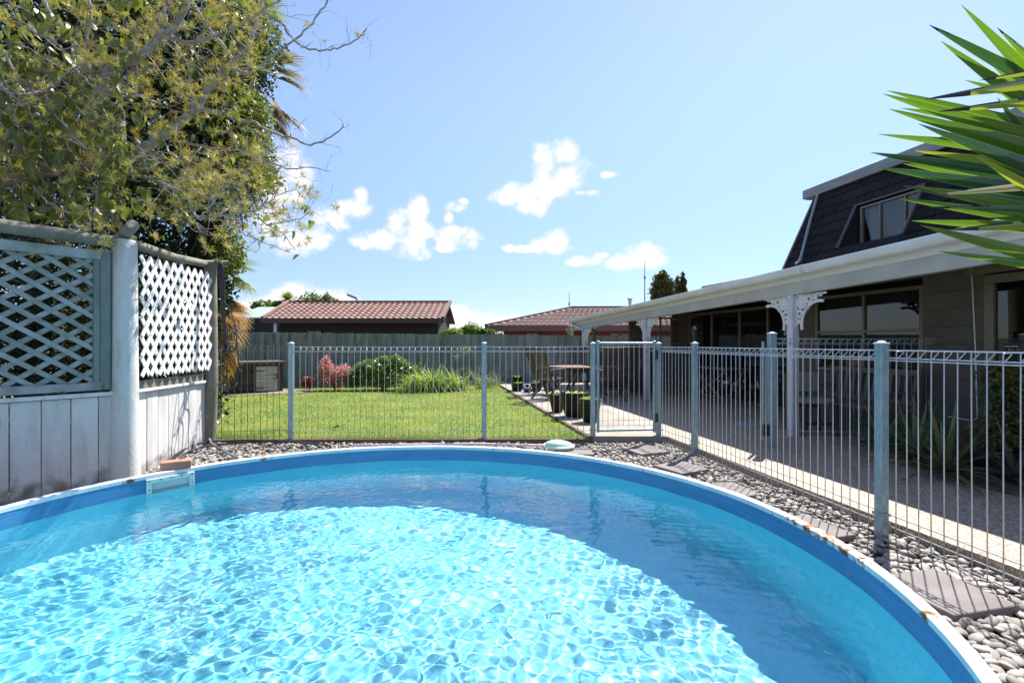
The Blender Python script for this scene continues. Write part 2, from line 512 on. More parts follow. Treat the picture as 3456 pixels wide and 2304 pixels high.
Rs = (PR-.0555)*np.sqrt(np.linspace(0.0004, 1, nr))
Rs = np.linspace(.02, PR-.0555, nr)
A = np.linspace(0, 2*np.pi, na, endpoint=False)
# plain square grid clipped to the disc reads most evenly
step = 0.0086; R_ = PR-.0555
gx = np.arange(-R_-step, R_+step*2, step); nx = len(gx)
GX, GY = np.meshgrid(gx, gx, indexing='ij')
rr = np.hypot(GX, GY)
keep = rr < R_ + step*1.5
sc = np.where(rr > R_, R_/np.maximum(rr, 1e-6), 1.0)
GX2, GY2 = GX*sc, GY*sc
GZ = waves(GX2 + PC.x, GY2 + PC.y)
idx = -np.ones(GX.shape, int); idx[keep] = np.arange(keep.sum())
q = keep[:-1, :-1] & keep[1:, :-1] & keep[1:, 1:] & keep[:-1, 1:]
q &= ~((rr[:-1, :-1] > R_) & (rr[1:, :-1] > R_) & (rr[1:, 1:] > R_) & (rr[:-1, 1:] > R_))
fq = np.stack([idx[:-1, :-1][q], idx[1:, :-1][q], idx[1:, 1:][q], idx[:-1, 1:][q]], 1)
V = np.stack([GX2[keep], GY2[keep], GZ[keep] + WZ + .05], 1)
wm = bpy.data.materials.new('water'); wm.use_nodes = True
wn = wm.node_tree; wn.nodes.clear()
o1 = wn.nodes.new('ShaderNodeOutputMaterial'); g1 = wn.nodes.new('ShaderNodeBsdfGlass')
g1.inputs['IOR'].default_value = 1.333; g1.inputs['Roughness'].default_value = 0.0
g1.inputs['Color'].default_value = (0.96, 1.0, 1.0, 1)
wn.links.new(g1.outputs[0], o1.inputs['Surface'])
me = bigmesh('water', V, fq, True); me.materials.append(wm)
water = link('water', me, None, None, (PC.x, PC.y, -.05))
tag(water, kind='structure')
water.cycles.is_caustics_caster = True
o_liner.cycles.is_caustics_receiver = True
# ================================================================== SETTING: ground, gravel, lawn, patio
soil_m = mat('soil', (0.085, 0.065, 0.045), 0.95, col2=(0.14, 0.11, 0.08), scale=9, bump=.5, bscale=40, bdist=.02, world_co=True)
grav_m = mat('gravel_base', (0.20, 0.18, 0.16), 0.95, col2=(0.09, 0.08, 0.07), scale=30, bump=.6, bscale=60, bdist=.02, world_co=True)
lawn_m = mat('lawn_base', (0.20, 0.255, 0.045), 0.95, col2=(0.155, 0.20, 0.05), scale=1.6, bump=.6, bscale=90, bdist=.03, world_co=True)
conc_m = mat('concrete', (0.31, 0.275, 0.225), 0.85, col2=(0.25, 0.22, 0.18), scale=2.5, bump=.15, bscale=120, bdist=.003, world_co=True)
def speck(nt, cs, src, p):
    n = nt.nodes.new; l = nt.links.new
    g = n('ShaderNodeNewGeometry')
    v = n('ShaderNodeTexVoronoi'); v.inputs['Scale'].default_value = 95
    l(g.outputs['Position'], v.inputs['Vector'])
    rc = n('ShaderNodeValToRGB'); e = rc.color_ramp.elements
    e[0].position = 0; e[0].color = (.36, .27, .19, 1); e[1].position = 1; e[1].color = (.10, .08, .06, 1)
    for pos, c in ((.3, (.26, .18, .12, 1)), (.5, (.42, .36, .29, 1)), (.72, (.20, .135, .10, 1)), (.86, (.52, .49, .45, 1))):
        k = e.new(pos); k.color = c
    rc.color_ramp.interpolation = 'CONSTANT'
    sp = n('ShaderNodeSeparateColor'); l(v.outputs['Color'], sp.inputs[0]); l(sp.outputs[0], rc.inputs[0])
    return rc.outputs[0]
aggr_m = mat('exposed_aggregate', (.5, .42, .33), 0.7, extra=speck, bump=.5, bscale=140, bdist=.006, world_co=True)
edge_m = mat('timber_edging', (0.17, 0.095, 0.06), 0.85, col2=(0.10, 0.07, 0.05), scale=3, stretch=(1, 12, 12), bump=.3, bscale=20, bdist=.005, world_co=True)

def sheet(name, m, polys, z, **k):
    """flat polygons, z number or function"""
    b = MB()
    for p in polys:
        b.add([(x, y, z(x, y) if callable(z) else z) for (x, y) in p], [tuple(range(len(p)))])
    o = b.build(name, m); tag(o, kind='structure'); return o
# ground all the way out, with the hole for the pool
vs, fs = [], []
Rg = [PR-.02, 3.3, 4.2, 6, 10, 20, 60, 200, 900]
n = 96
for R in Rg:
    for (x, y) in [(PC.x + R*math.sin(2*math.pi*i/n), PC.y + R*math.cos(2*math.pi*i/n)) for i in range(n)]:
        vs.append((x, y, -.115))
for k in range(len(Rg)-1):
    for i in range(n): fs.append((k*n+i, (k+1)*n+i, (k+1)*n+(i+1) % n, k*n+(i+1) % n))
b = MB(); b.add([(x, y, z) for x, y, z in vs], [tuple(reversed(f)) for f in fs]); g = b.build('ground', soil_m); tag(g, kind='structure')

# edge lines
def patio_edge_x(y):            # right hand concrete edge beside the pool fence
    if y > 3.45: return 2.57 + (y-3.45)*(1.93-2.57)/(6.55-3.45)
    return 2.57 + (3.45-y)*.2
def lawn_edge_x(y):             # left edge of the patio beside the lawn
    return 1.02 + (y-6.5)*(-.07-1.02)/(12.9-6.5)
# gravel bed
def ring_clip(y_lo, y_hi, stepy=.06):
    out = []
    y = y_lo
    while y < y_hi:
        y2 = min(y+stepy, y_hi)
        def lim(yy):
            d = (PR-.015)**2 - (yy-PC.y)**2
            return PC.x + math.sqrt(d) if d > 0 else None
        a, c = lim(y), lim(y2)
        xr0, xr1 = patio_edge_x(y)+.03, patio_edge_x(y2)+.03
        if a is not None and c is not None:
            out.append([(a, y), (xr0, y), (xr1, y2), (c, y2)])
            if y > 4.4:
                out.append([(-4.0, y), (2*PC.x-a, y), (2*PC.x-c, y2), (-4.0, y2)])
        else:
            xa = a if a is not None else PC.x; 
            xl = (2*PC.x-a) if a is not None else PC.x
            out.append([(xa, y), (xr0, y), (xr1, y2), (PC.x, y2)]); out.append([(-4.0, y), (xl, y), (PC.x, y2), (-4.0, y2)])
        y = y2
    return out
gravel_bed = sheet('gravel_bed', grav_m, ring_clip(0.4, 6.46), -.055)

# lawn base
LZ = 0.0
lawn = sheet('lawn', lawn_m, [[(-14, 6.5), (lawn_edge_x(6.5)-.03, 6.5), (lawn_edge_x(16.8)-.03, 16.8), (-14, 16.8)]], LZ)
# patio: smooth concrete strip and exposed aggregate slab
PZ = 0.04
def agg_x(y): return 2.02 - (y-6.55)*.108
def slab(name, m, poly, z0, z1):
    b = MB(); b.extrude([(x, y, z0) for x, y in poly], (0, 0, z1-z0)); o = b.build(name, m); tag(o, kind='structure'); return o
slab('concrete_path', conc_m, [(lawn_edge_x(6.55)+.03, 6.55), (agg_x(6.55), 6.55), (agg_x(16.6), 16.6), (lawn_edge_x(16.6)+.03, 16.6)], -.1, PZ)
slab('patio', aggr_m, [(agg_x(6.55)+.003, 6.55), (patio_edge_x(3.45), 3.45), (patio_edge_x(0), 0), (patio_edge_x(-3), -3), (9, -3), (9, 16.6), (agg_x(16.6)+.003, 16.6)], -.1, PZ)
o = MB().beam((lawn_edge_x(6.5), 6.52, -.03), (lawn_edge_x(13.0), 13.0, -.03), .045, .14).build('timber_edging', edge_m); tag(o, kind='structure')
o = MB().beam((-3.9, 6.475, -.045), (1.0, 6.475, -.035), .05, .12).build('timber_edging', edge_m); tag(o, kind='structure')

# grass blades
def blades(name, P, h, w, lean, m, seg=2, parent=None, curl=1.0, az=None):
    """P (n,3) roots; h,w (n,) ; lean (n,) radians; one joined mesh of tapering blades"""
    n = len(P)
    az = rng.uniform(0, 2*np.pi, n) if az is None else az
    dx, dy = np.cos(az), np.sin(az)
    px, py = -dy, dx
    rows = []
    for s in range(seg+1):
        t = s/seg
        off = h*np.sin(lean)*t**(1+curl); up = h*(t*np.cos(lean*t))
        cx = P[:, 0]+dx*off; cyy = P[:, 1]+dy*off; cz = P[:, 2]+up
        ww = w*(1-t)**.8*.5
        if s < seg:
            rows.append(np.stack([cx-px*ww, cyy-py*ww, cz], 1)); rows.append(np.stack([cx+px*ww, cyy+py*ww, cz], 1))
        else: rows.append(np.stack([cx, cyy, cz], 1))
    K = len(rows)
    V = np.stack(rows, 1).reshape(-1, 3)
    base = np.arange(n)*K
    tris = []
    for s in range(seg-1):
        a = 2*s
        tris += [(a, a+1, a+3), (a, a+3, a+2)]
    a = 2*(seg-1); tris.append((a, a+1, a+2))
    T = (base[:, None, None] + np.array(tris)[None]).reshape(-1, 3)
    me = bigmesh(name, V, T); me.materials.append(m)
    return link(name, me, None, parent)
grass_m = mat('grass_blades', (0.17, 0.26, 0.03), 0.55, col2=(0.36, 0.36, 0.09), scale=1.1, mixlo=.44, mixhi=.62, detail=9, world_co=True, trans=.35, spec=.35)
NG = 150000
# more blades near, fewer far: y drawn from a falling density
u_ = rng.uniform(0, 1, NG); gy = 6.5 + (16.6-6.5)*u_**1.7
gx_ = rng.uniform(-8.5, 1.2, NG)
ok = (gx_ < 1.0 - .17*(gy-6.5)) & (gx_ > -.68*gy - .6)
gx_, gy = gx_[ok], gy[ok]
patch = np.array([mnoise.noise(Vector((x*.9, y*.9, 3.1))) for x, y in zip(gx_, gy)])
hh = rng.uniform(.018, .042, len(gx_))*(1+.35*patch)
edge = gy < 6.75
hh[edge] *= rng.uniform(.6, 2.1, edge.sum())
o = blades('grass', np.stack([gx_, gy, np.full(len(gx_), LZ)], 1), hh, rng.uniform(.004, .008, len(gx_))*(gy/8), rng.uniform(.1, 1.0, len(gx_)), grass_m)
tag(o, kind='stuff', label='short mown grass of the back lawn', cat='grass')
# fallen leaves on the lawn
fl_m = mat('fallen_leaf', (0.30, 0.13, 0.04), .7, rnd=.3)
def leafmesh(name, L_=.1, W=.06, fold=.25, curve=.2, n=5, heart=False):
    vs, fs = [], []
    for i in range(n+1):
        t = i/n
        w = W*.5*(math.sin(math.pi*min(1, t**.75))**.8 if not heart else (math.sin(math.pi*min(1, (t*.93+.07)**.55))**.75))
        if i == n: w = .0008
        z = -curve*L_*t*t
        vs += [(t*L_, -w, z+fold*w), (t*L_, 0, z), (t*L_, w, z+fold*w)]
    for i in range(n):
        a = i*3
        fs += [(a, a+3, a+4, a+1), (a+1, a+4, a+5, a+2)]
    return mesh(name, vs, fs, True)
for (tx, ty, s, txt) in ((1148, 1441, 1.0, 'large curled brown leaf lying on the lawn beyond the first fence bays'),
                         (736, 1367, .9, 'brown leaf on the lawn beside the dark round post'),
                         (1091, 1331, .6, 'small brown leaf on the lawn near the back flower bed')):
    o = link('fallen_leaf', leafmesh('fallen_leaf', .11*s, .06*s, .9, .5), fl_m, None, G(tx, ty, LZ+.04))
    o.rotation_euler = (.3, -.2, 1.1*s+ty); tag(o, txt, 'leaf')

# ================================================================== PEBBLES
peb_m = mat('pebble', (0.37, 0.33, 0.285), 0.75, col2=(0.25, 0.225, 0.20), scale=14, rnd=.32, bump=.15, bscale=60, bdist=.002)
pebw_m = mat('pebble_mass', (0.40, 0.36, 0.31), 0.78, col2=(0.21, 0.185, 0.165), scale=16, mixlo=.42, mixhi=.58, detail=1, world_co=True)
def stone_mesh(seed, sub):
    import bmesh
    bm = bmesh.new(); bmesh.ops.create_icosphere(bm, subdivisions=sub, radius=.5)
    sd = Vector((seed*3.7, seed*1.3, seed*.7))
    for v in bm.verts:
        k = 1 + .28*mnoise.noise(v.co*2.2 + sd) + .1*mnoise.noise(v.co*4.5 + sd)
        v.co *= k
    me = bpy.data.meshes.new('pebble'); bm.to_mesh(me); bm.free()
    me.polygons.foreach_set('use_smooth', [True]*len(me.polygons)); me.update()
    return me
def in_gravel(x, y):
    if (x-PC.x)**2 + (y-PC.y)**2 < (PR+.028)**2: return False
    if y > 6.43 or y < 1.2: return False
    if x > patio_edge_x(y) - .02: return False
    if x < PC.x - .5:
        if y < 4.75: return False
        if x < -3.62 - (y-4.85)*.10: return False
    return True
pts = []
cell = {}
rr_ = random.Random(5)
def try_add(x, y, md):
    k = (int(x/.06), int(y/.06))
    for i in (-1, 0, 1):
        for j in (-1, 0, 1):
            for (a, c_) in cell.get((k[0]+i, k[1]+j), ()):
                if (a-x)**2 + (c_-y)**2 < md*md: return False
    cell.setdefault(k, []).append((x, y)); pts.append((x, y)); return True
for _ in range(60000):
    x = rr_.uniform(-3.9, 3.0); y = rr_.uniform(1.2, 6.43)
    if in_gravel(x, y): try_add(x, y, .0285)
PAVERS = []      # filled below, stones inside a paver are dropped
def paver_at(c, ang, hx=.2, hy=.2): PAVERS.append((Vector(c), ang, hx, hy))
paver_at((2.17, 2.54, 0), rad(13), .2, .2)
paver_at((2.02, 3.42, 0), rad(16), .17, .2)
paver_at((1.83, 4.28, 0), rad(14), .19, .19)
paver_at((1.70, 5.06, 0), rad(28), .19, .19)
paver_at((1.56, 5.90, 0), rad(22), .2, .2)
paver_at((.72, 5.81, 0), rad(2), .2, .18)
def in_paver(x, y, mrg=.0):
    for (c, a, hx, hy) in PAVERS:
        dx, dy = x-c.x, y-c.y
        u = dx*math.cos(a)+dy*math.sin(a); v = -dx*math.sin(a)+dy*math.cos(a)
        if abs(u) < hx+mrg and abs(v) < hy+mrg: return True
    return False
pts = [p for p in pts if not in_paver(p[0], p[1], -.015)]
# 300 stones that show largest: nearest the eye and inside the view
def vis(p): return abs(p[0]/max(p[1], .1)) < 1.03
pts.sort(key=lambda p: (not vis(p), p[1]*p[1]+p[0]*p[0]))
near, far = pts[:300], pts[300:]
stones2 = [stone_mesh(i, 2) for i in range(6)]
for me in stones2: me.materials.append(peb_m)
def stone_tr(x, y, r):
    L_ = r.uniform(.043, .078); W = L_*r.uniform(.55, .85); T_ = W*r.uniform(.45, .7)
    z = -.05 + T_*.35 + r.uniform(0, .022)
    return (L_, W, T_), Euler((r.gauss(0, .28), r.gauss(0, .28), r.uniform(0, 6.28))), Vector((x, y, z))
for (x, y) in near:
    sc, e, loc = stone_tr(x, y, rr_)
    o = link('pebble', rr_.choice(stones2), None, gravel_bed, loc)
    o.scale = sc; o.rotation_euler = e
st1 = []
for i in range(5):
    me = stone_mesh(20+i, 1); nv = len(me.vertices)
    co = np.empty(nv*3); me.vertices.foreach_get('co', co); f = np.array([list(p.vertices) for p in me.polygons])
    st1.append((co.reshape(-1, 3), f)); bpy.data.meshes.remove(me)
Vs, Fs = [], []; off = 0
for (x, y) in far:
    sc, e, loc = stone_tr(x, y, rr_)
    co, f = rr_.choice(st1)
    Mx = np.array(e.to_matrix())
    v = (co*np.array(sc)) @ Mx.T + np.array(loc)
    Vs.append(v); Fs.append(f+off); off += len(v)
me = bigmesh('pebbles', np.concatenate(Vs), np.concatenate(Fs), True); me.materials.append(pebw_m)
o = link('pebbles', me, None, gravel_bed); tag(o, kind='stuff')
# pavers
pav_m = mat('paver', (0.215, 0.188, 0.178), .9, col2=(0.165, 0.143, 0.135), scale=5, bump=.35, bscale=150, bdist=.003)
PL = ['square grey paver nearest the camera, between the pool rim and the right fence',
      'grey paver beside the rusted stretch of pool rim',
      'grey paver half hidden by the pool rim, left of the right hand fence bays',
      'grey paver in the pebbles crossed by the shadow of the corner post',
      'grey paver in the pebbles just in front of the gate',
      'grey paver beside the pool leaf net']
for (c, a, hx, hy), lb in zip(PAVERS, PL):
    b = MB(); ux = Vector((math.cos(a), math.sin(a), 0)); uy = Vector((-math.sin(a), math.cos(a), 0))
    b.obox((c.x, c.y, -.012), ux, uy, (0, 0, 1), hx, hy, .022, .004)
    o = b.build('paver', pav_m); tag(o, lb, 'paver', 'square stepping pavers in the pebbles')

# ================================================================== POOL FENCE
galv = mat('galvanised', (0.34, 0.41, 0.44), 0.42, metal=.5, col2=(0.20, 0.32, 0.37), scale=30, mixlo=.35, mixhi=.65, stretch=(1, 1, .35), bump=.08, bscale=60, bdist=.002, rough2=.55)
wire_m = mat('galvanised_wire', (0.55, 0.58, 0.60), 0.35, metal=.6)
cap_m = mat('post_cap', (0.62, 0.66, 0.68), .4, metal=.3)
black_m = mat('black_plastic', (0.015, 0.015, 0.017), .35)
WR = .0036
def wire_mesh(h0, ztop, fold, d, bottom_fold=False):
    """d = unit vector (local) of the roll-top fold"""
    b = MB()
    pts_ = [(0, 0, h0), (0, 0, ztop-.006), Vector(d)*.008 + Vector((0, 0, ztop)), Vector(d)*(fold-.008) + Vector((0, 0, ztop)), Vector(d)*(fold-.004) + Vector((0, 0, ztop-.008)), Vector(d)*.004 + Vector((0, 0, ztop-.05))]
    b.tube(pts_, WR, 5)
    return b
def fence_run(root, segs, fold_dir, ztop=1.2, h0=-.02, rails=(.11, .04), sp=.078, fold=.055, post_clear=.04):
    """segs: list of (p, q) bay ends"""
    for (p, q) in segs:
        p = Vector(p); q = Vector(q); d = (q-p).normalized(); ln = (q-p).length
        fd = Vector((-d.y, d.x, 0)) * fold_dir
        wb = wire_mesh(h0, ztop, fold, fd); wme = mesh('wire', wb.v, wb.f, True); wme.materials.append(wire_m)
        k = int((ln-.05)/sp); s0 = (ln-(k-1)*sp)/2
        ro = root.location
        for i in range(k):
            o = link('wire', wme, None, root, p + d*(s0+i*sp) - ro + Vector((0, 0, rr_.uniform(-.003, .003))))
            o.rotation_euler = (rr_.gauss(0, .002), rr_.gauss(0, .002), 0)
        up = Vector((0, 0, 1))
        for (z, o_, r_) in [(ztop+.004, 0, .0042), (ztop+.002, fold, .0042), (ztop-.048, 0.006, .0042), (ztop-.062, -.002, .0036)] + [(z, .005, .0036) for z in rails]:
            b = MB(); b.tube([p + fd*o_ + up*z, p.lerp(q, .5) + fd*o_ + up*(z-.002), q + fd*o_ + up*z], r_, 6)
            b.build('rail', wire_m, root, True)
def fence_post(root, x, y, h=1.245, z0=-.08, w=.031, a=0.0, m=None):
    b = MB(); ux = Vector((math.cos(a), math.sin(a), 0)); uy = Vector((-math.sin(a), math.cos(a), 0))
    b.obox((x, y, (h+z0)/2), ux, uy, (0, 0, 1), w, w, (h-z0)/2, .006)
    o = b.build('post', m or galv, root)
    c = MB(); c.obox((x, y, h+.004), ux, uy, (0, 0, 1), w+.0025, w+.0025, .006, .003)
    c.lathe([(w*.95, 0), (w*.75, .007), (w*.3, .011), (0.0001, .012)], (x, y, h+.0101), 10)
    OFF_ = c.build('post_cap', cap_m, root)
    k = MB(); k.obox((x, y, .12), ux, uy, (0, 0, 1), w+.006, w+.004, .012, 0); k.build('clamp', galv, root)
    return o
PA = Vector((-2.85, 6.5, 0)); PB = Vector((-.36, 6.52, 0)); PCg = Vector((1.06, 6.6, 0)); PG = Vector((1.925, 6.62, 0)); PD = Vector((2.10, 5.79, 0)); PE = Vector((2.457, 3.35, 0)); PF = Vector((2.815, .90, 0))
pf = empty('pool_fence', (-2.85, 6.5, 0), 'galvanised wire pool fence between the pool and the lawn, ending at the gate', 'fence', 'galvanised roll top pool fencing')
for p in (PA, PB, PCg): fence_post(pf, p.x, p.y)
e = .034
fence_run(pf, [(PA+Vector((e, -.01, 0)), PB-Vector((e, .01, 0))), (PB+Vector((e, -.01, 0)), PCg-Vector((e, .02, 0)))], 1)
# bay left of the first post, a panel fixed upside up with dark weathered wire
dkw = mat('weathered_wire', (0.16, 0.17, 0.16), .5, metal=.5)
pf2 = empty('pool_fence', (-3.3, 6.42, 0), 'short darker wire fence bay between the round timber post and the first steel post', 'fence', 'galvanised roll top pool fencing')
keep_m = wire_m; wire_m = dkw
fence_run(pf2, [(Vector((-3.78, 6.38, 0)), Vector((-2.90, 6.50, 0)))], 1, rails=(.13, .05), fold=.075, ztop=1.21)
b = MB()
for i in range(11):
    p = Vector((-3.76, 6.38, 0)).lerp(Vector((-2.92, 6.49, 0)), i/10)
    b.tube([p + Vector((0, 0, .12)), p + Vector((.035, .05, .02)), p+Vector((0, .05, .015))], .0034, 5)
b.build('bottom_roll', dkw, pf2, True)
wire_m = keep_m
rf = empty('pool_fence', (PE.x, PE.y, 0), 'galvanised wire pool fence running towards the camera along the patio edge', 'fence', 'galvanised roll top pool fencing')
for p, a in ((PG, 0), (PD, rad(8)), (PE, rad(8)), (PF, rad(8))): fence_post(rf, p.x, p.y, a=a)
def sh(p, q):
    d = (q-p).normalized(); nrm = Vector((d.y, -d.x, 0)) * .0
    return (p + d*.036, q - d*.036)
fence_run(rf, [sh(PG, PD), sh(PD, PE), sh(PE, PF)], 1, rails=(.13, .055, -.015), h0=-.03)
# gate
gt = empty('pool_gate', (1.5, 6.58, 0), 'narrow galvanised pool gate with round tube frame and black hinges', 'gate')
gl, gr, gz0, gz1 = 1.125, 1.86, .09, 1.262
gy_ = 6.585
b = MB(); b.tube([(gl, gy_, gz0), (gl, gy_, gz1+.01)], .019, 10); b.build('stile', galv, gt, True)
b = MB(); b.tube([(gr, gy_, gz0), (gr, gy_, gz1+.01)], .019, 10); b.build('stile', galv, gt, True)
b = MB(); b.tube([(gl, gy_, gz1-.012), (gr, gy_, gz1-.012)], .0165, 10); b.build('gate_rail', galv, gt, True)
b = MB(); b.tube([(gl, gy_, gz0+.02), (gr, gy_, gz0+.035)], .0165, 10); b.build('gate_rail', galv, gt, True)
for i in range(10):
    x = gl + .062 + i*(gr-gl-.124)/9
    b = MB(); b.tube([(x, gy_-.003, gz0+.03 if i in (1, 5, 8) or i % 3 == 2 else gz0+.085), (x, gy_-.003, gz1-.02)], WR, 5); b.build('wire', wire_m, gt, True)
for z in (gz0+.15, gz0+.085, gz1-.06):
    b = MB(); b.tube([(gl, gy_+.004, z), (gr, gy_+.004, z+.004)], WR, 5); b.build('rail', wire_m, gt, True)
for z in (.28, 1.1):
    b = MB(); b.box((gr+.012, gy_-.02, z-.05), (gr+.045, gy_+.01, z+.05)); b.tube([(gr+.022, gy_-.022, z-.06), (gr+.022, gy_-.022, z+.06)], .012, 8); b.build('hinge', black_m, gt)
for (x, z) in ((gl, gz1+.01), (gr, gz1+.01)):
    b = MB(); b.lathe([(.021, 0), (.021, .006), (.012, .011), (.0001, .012)], (x, gy_, z), 10); b.build('tube_cap', galv, gt, True)

# second fence across the patio
pz = empty('patio_fence', (3.05, 5.91, PZ), 'wire fence bay standing across the shaded patio behind the pool fence', 'fence', 'galvanised roll top pool fencing')
fence_post(pz, 3.05, 5.91, 1.36, PZ, .04, 0)
fence_run(pz, [(Vector((3.1, 5.9, .1)), Vector((4.80, 5.74, .1)))], -1, ztop=1.2, h0=.1, rails=(.13, .06), fold=.07)
b = MB(); b.tube([(2.955, 5.93, .1), (2.955, 5.93, 1.27)], .018, 8); b.build('gate_stile', galv, pz, True)
b = MB(); b.box((2.94, 5.88, .17), (3.0, 5.92, .30)); b.build('hinge', black_m, pz)
# ================================================================== HOUSE ON THE RIGHT
SL = -.19
def H(c, Y, z): return Vector((c + SL*Y, Y, z))
white_m = mat('white_paint', (0.72, 0.71, 0.66), .45, col2=(0.64, 0.62, 0.55), scale=2.0, mixlo=.3, mixhi=.8, bump=.03, bscale=20, bdist=.003, world_co=True)
gut_m = mat('gutter_paint', (0.76, 0.76, 0.74), .35, col2=(0.66, 0.66, 0.62), scale=1.5, world_co=True)
post_m = mat('post_paint', (0.66, 0.66, 0.70), .5, col2=(0.52, 0.52, 0.53), scale=3, world_co=True)
block_m = mat('painted_block', (0.115, 0.103, 0.083), .9, col2=(0.10, 0.088, 0.07), scale=8, bump=.5, bscale=60, bdist=.008, rnd=.05)
frame_m = mat('window_frame', (0.18, 0.155, 0.105), .4, metal=.25)
dark_in = mat('interior', (0.03, 0.028, 0.026), .8)
tile_m = mat('dark_roof_tile', (0.020, 0.018, 0.018), .8, col2=(0.028, 0.025, 0.025), scale=3, rnd=.25, bump=.4, bscale=200, bdist=.004, spec=.15)
fasc_m = mat('weathered_fascia', (0.27, 0.27, 0.27), .6, col2=(0.36, 0.36, 0.37), scale=1.2, stretch=(6, 1, 6), world_co=True)
gm = bpy.data.materials.new('window_glass'); gm.use_nodes = True
t_ = gm.node_tree; t_.nodes.clear()
o1 = t_.nodes.new('ShaderNodeOutputMaterial'); tr = t_.nodes.new('ShaderNodeBsdfTransparent'); gl_ = t_.nodes.new('ShaderNodeBsdfGlossy')
gl_.inputs['Roughness'].default_value = .003; fr = t_.nodes.new('ShaderNodeFresnel'); fr.inputs['IOR'].default_value = 1.55
tr.inputs['Color'].default_value = (.72, .78, .76, 1)
m2 = t_.nodes.new('ShaderNodeMath'); m2.operation = 'MULTIPLY_ADD'; m2.inputs[1].default_value = 1.6; m2.inputs[2].default_value = .02; m2.use_clamp = True
ms = t_.nodes.new('ShaderNodeMixShader')
t_.links.new(fr.outputs[0], m2.inputs[0]); t_.links.new(m2.outputs[0], ms.inputs[0]); t_.links.new(tr.outputs[0], ms.inputs[1]); t_.links.new(gl_.outputs[0], ms.inputs[2]); t_.links.new(ms.outputs[0], o1.inputs[0])
glass_m = gm

house = empty('house', (5.2, 6.5, PZ), 'brown block house with dark tiled mansard upper floor and white veranda', 'house')
def gz(Y): return 2.27 - .024*(Y-4)
def along(b, prof, Y0, Y1, fz=None, n=1):
    """profile (c,z) extruded along the house direction; fz(Y) added to z"""
    fz = fz or (lambda y: 0.0); P = len(prof); vs = []
    for i in range(n+1):
        y = Y0 + (Y1-Y0)*i/n
        for (c, z) in prof:
            vs.append(H(c, y, z + fz(y)))
    fs = []
    for i in range(n):
        for j in range(P): fs.append((i*P+j, i*P+(j+1) % P, (i+1)*P+(j+1) % P, (i+1)*P+j))
    fs.append(tuple(reversed(range(P)))); fs.append(tuple(n*P+j for j in range(P)))
    return b.add(vs, fs)
YE = 15.75
# gutter: quarter-round box profile
gp = [(4.76, 0.0), (4.752, -.015), (4.757, -.06), (4.775, -.09), (4.80, -.105), (4.885, -.105), (4.885, 0.0), (4.878, 0.0), (4.878, -.095), (4.80, -.097), (4.78, -.085), (4.765, -.055), (4.764, -.012)]
b = MB(); along(b, gp, -2.0, YE, gz, 4); b.build('gutter', gut_m, house, label='white gutter')
b = MB(); along(b, [(4.888, -.01), (4.91, -.01), (4.91, -.171), (4.888, -.171)], -2, YE-.02, gz, 2); b.build('fascia', white_m, house)
b = MB(); along(b, [(4.895, -.172), (4.985, -.172), (4.985, -.33), (4.895, -.33)], -2, YE-.04, gz, 2); b.build('beam', mat('beam_shaded_white', (.50, .485, .43), .55, col2=(.43, .415, .37), scale=2.5, world_co=True), house)  # veranda shade on the beam is put into a duller white
for yj in (0.4, 3.3, 6.2, 9.1, 12.0, 14.8):
    b = MB(); along(b, [(c_-.003 if c_ < 4.82 else c_, z_-(.003 if z_ < -.05 else 0)) for c_, z_ in gp[:6]] + [(4.885, .001), (4.76, .0015)], yj, yj+.05, gz); b.build('gutter_joint', mat('joint', (.58, .58, .56), .4) if 'joint' not in MC else MC['joint'], house)
# veranda ceiling and end fascia
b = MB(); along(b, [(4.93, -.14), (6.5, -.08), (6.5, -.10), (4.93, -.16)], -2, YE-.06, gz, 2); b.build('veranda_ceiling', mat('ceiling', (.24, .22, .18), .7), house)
b = MB(); b.beam(H(4.9, YE, gz(YE)-.08), H(8.0, YE+.3, gz(YE)+.25), .03, .2); b.build('barge_board', white_m, house)
# veranda roof, low pitch
b = MB(); along(b, [(4.86, .005), (6.66, .345), (6.66, .32), (4.86, -.02)], -2, 9.1, gz, 2); b.build('veranda_roof', tile_m, house)
b = MB(); along(b, [(4.86, .005), (8.0, .50), (8.0, .45), (4.86, -.02)], 9.11, YE, gz, 2); b.build('veranda_roof', tile_m, house)
# white waste pipe lying on the veranda roof
b = MB(); p0 = at(2512, 937, 8.9); p1 = at(2700, 893, 8.25)
b.tube([H(5.85, 10.3, gz(10)+.27), H(6.35, 8.95, gz(9)+.33), H(6.45, 8.7, gz(9)+.36)], .028, 8); b.build('waste_pipe', gut_m, house, True)
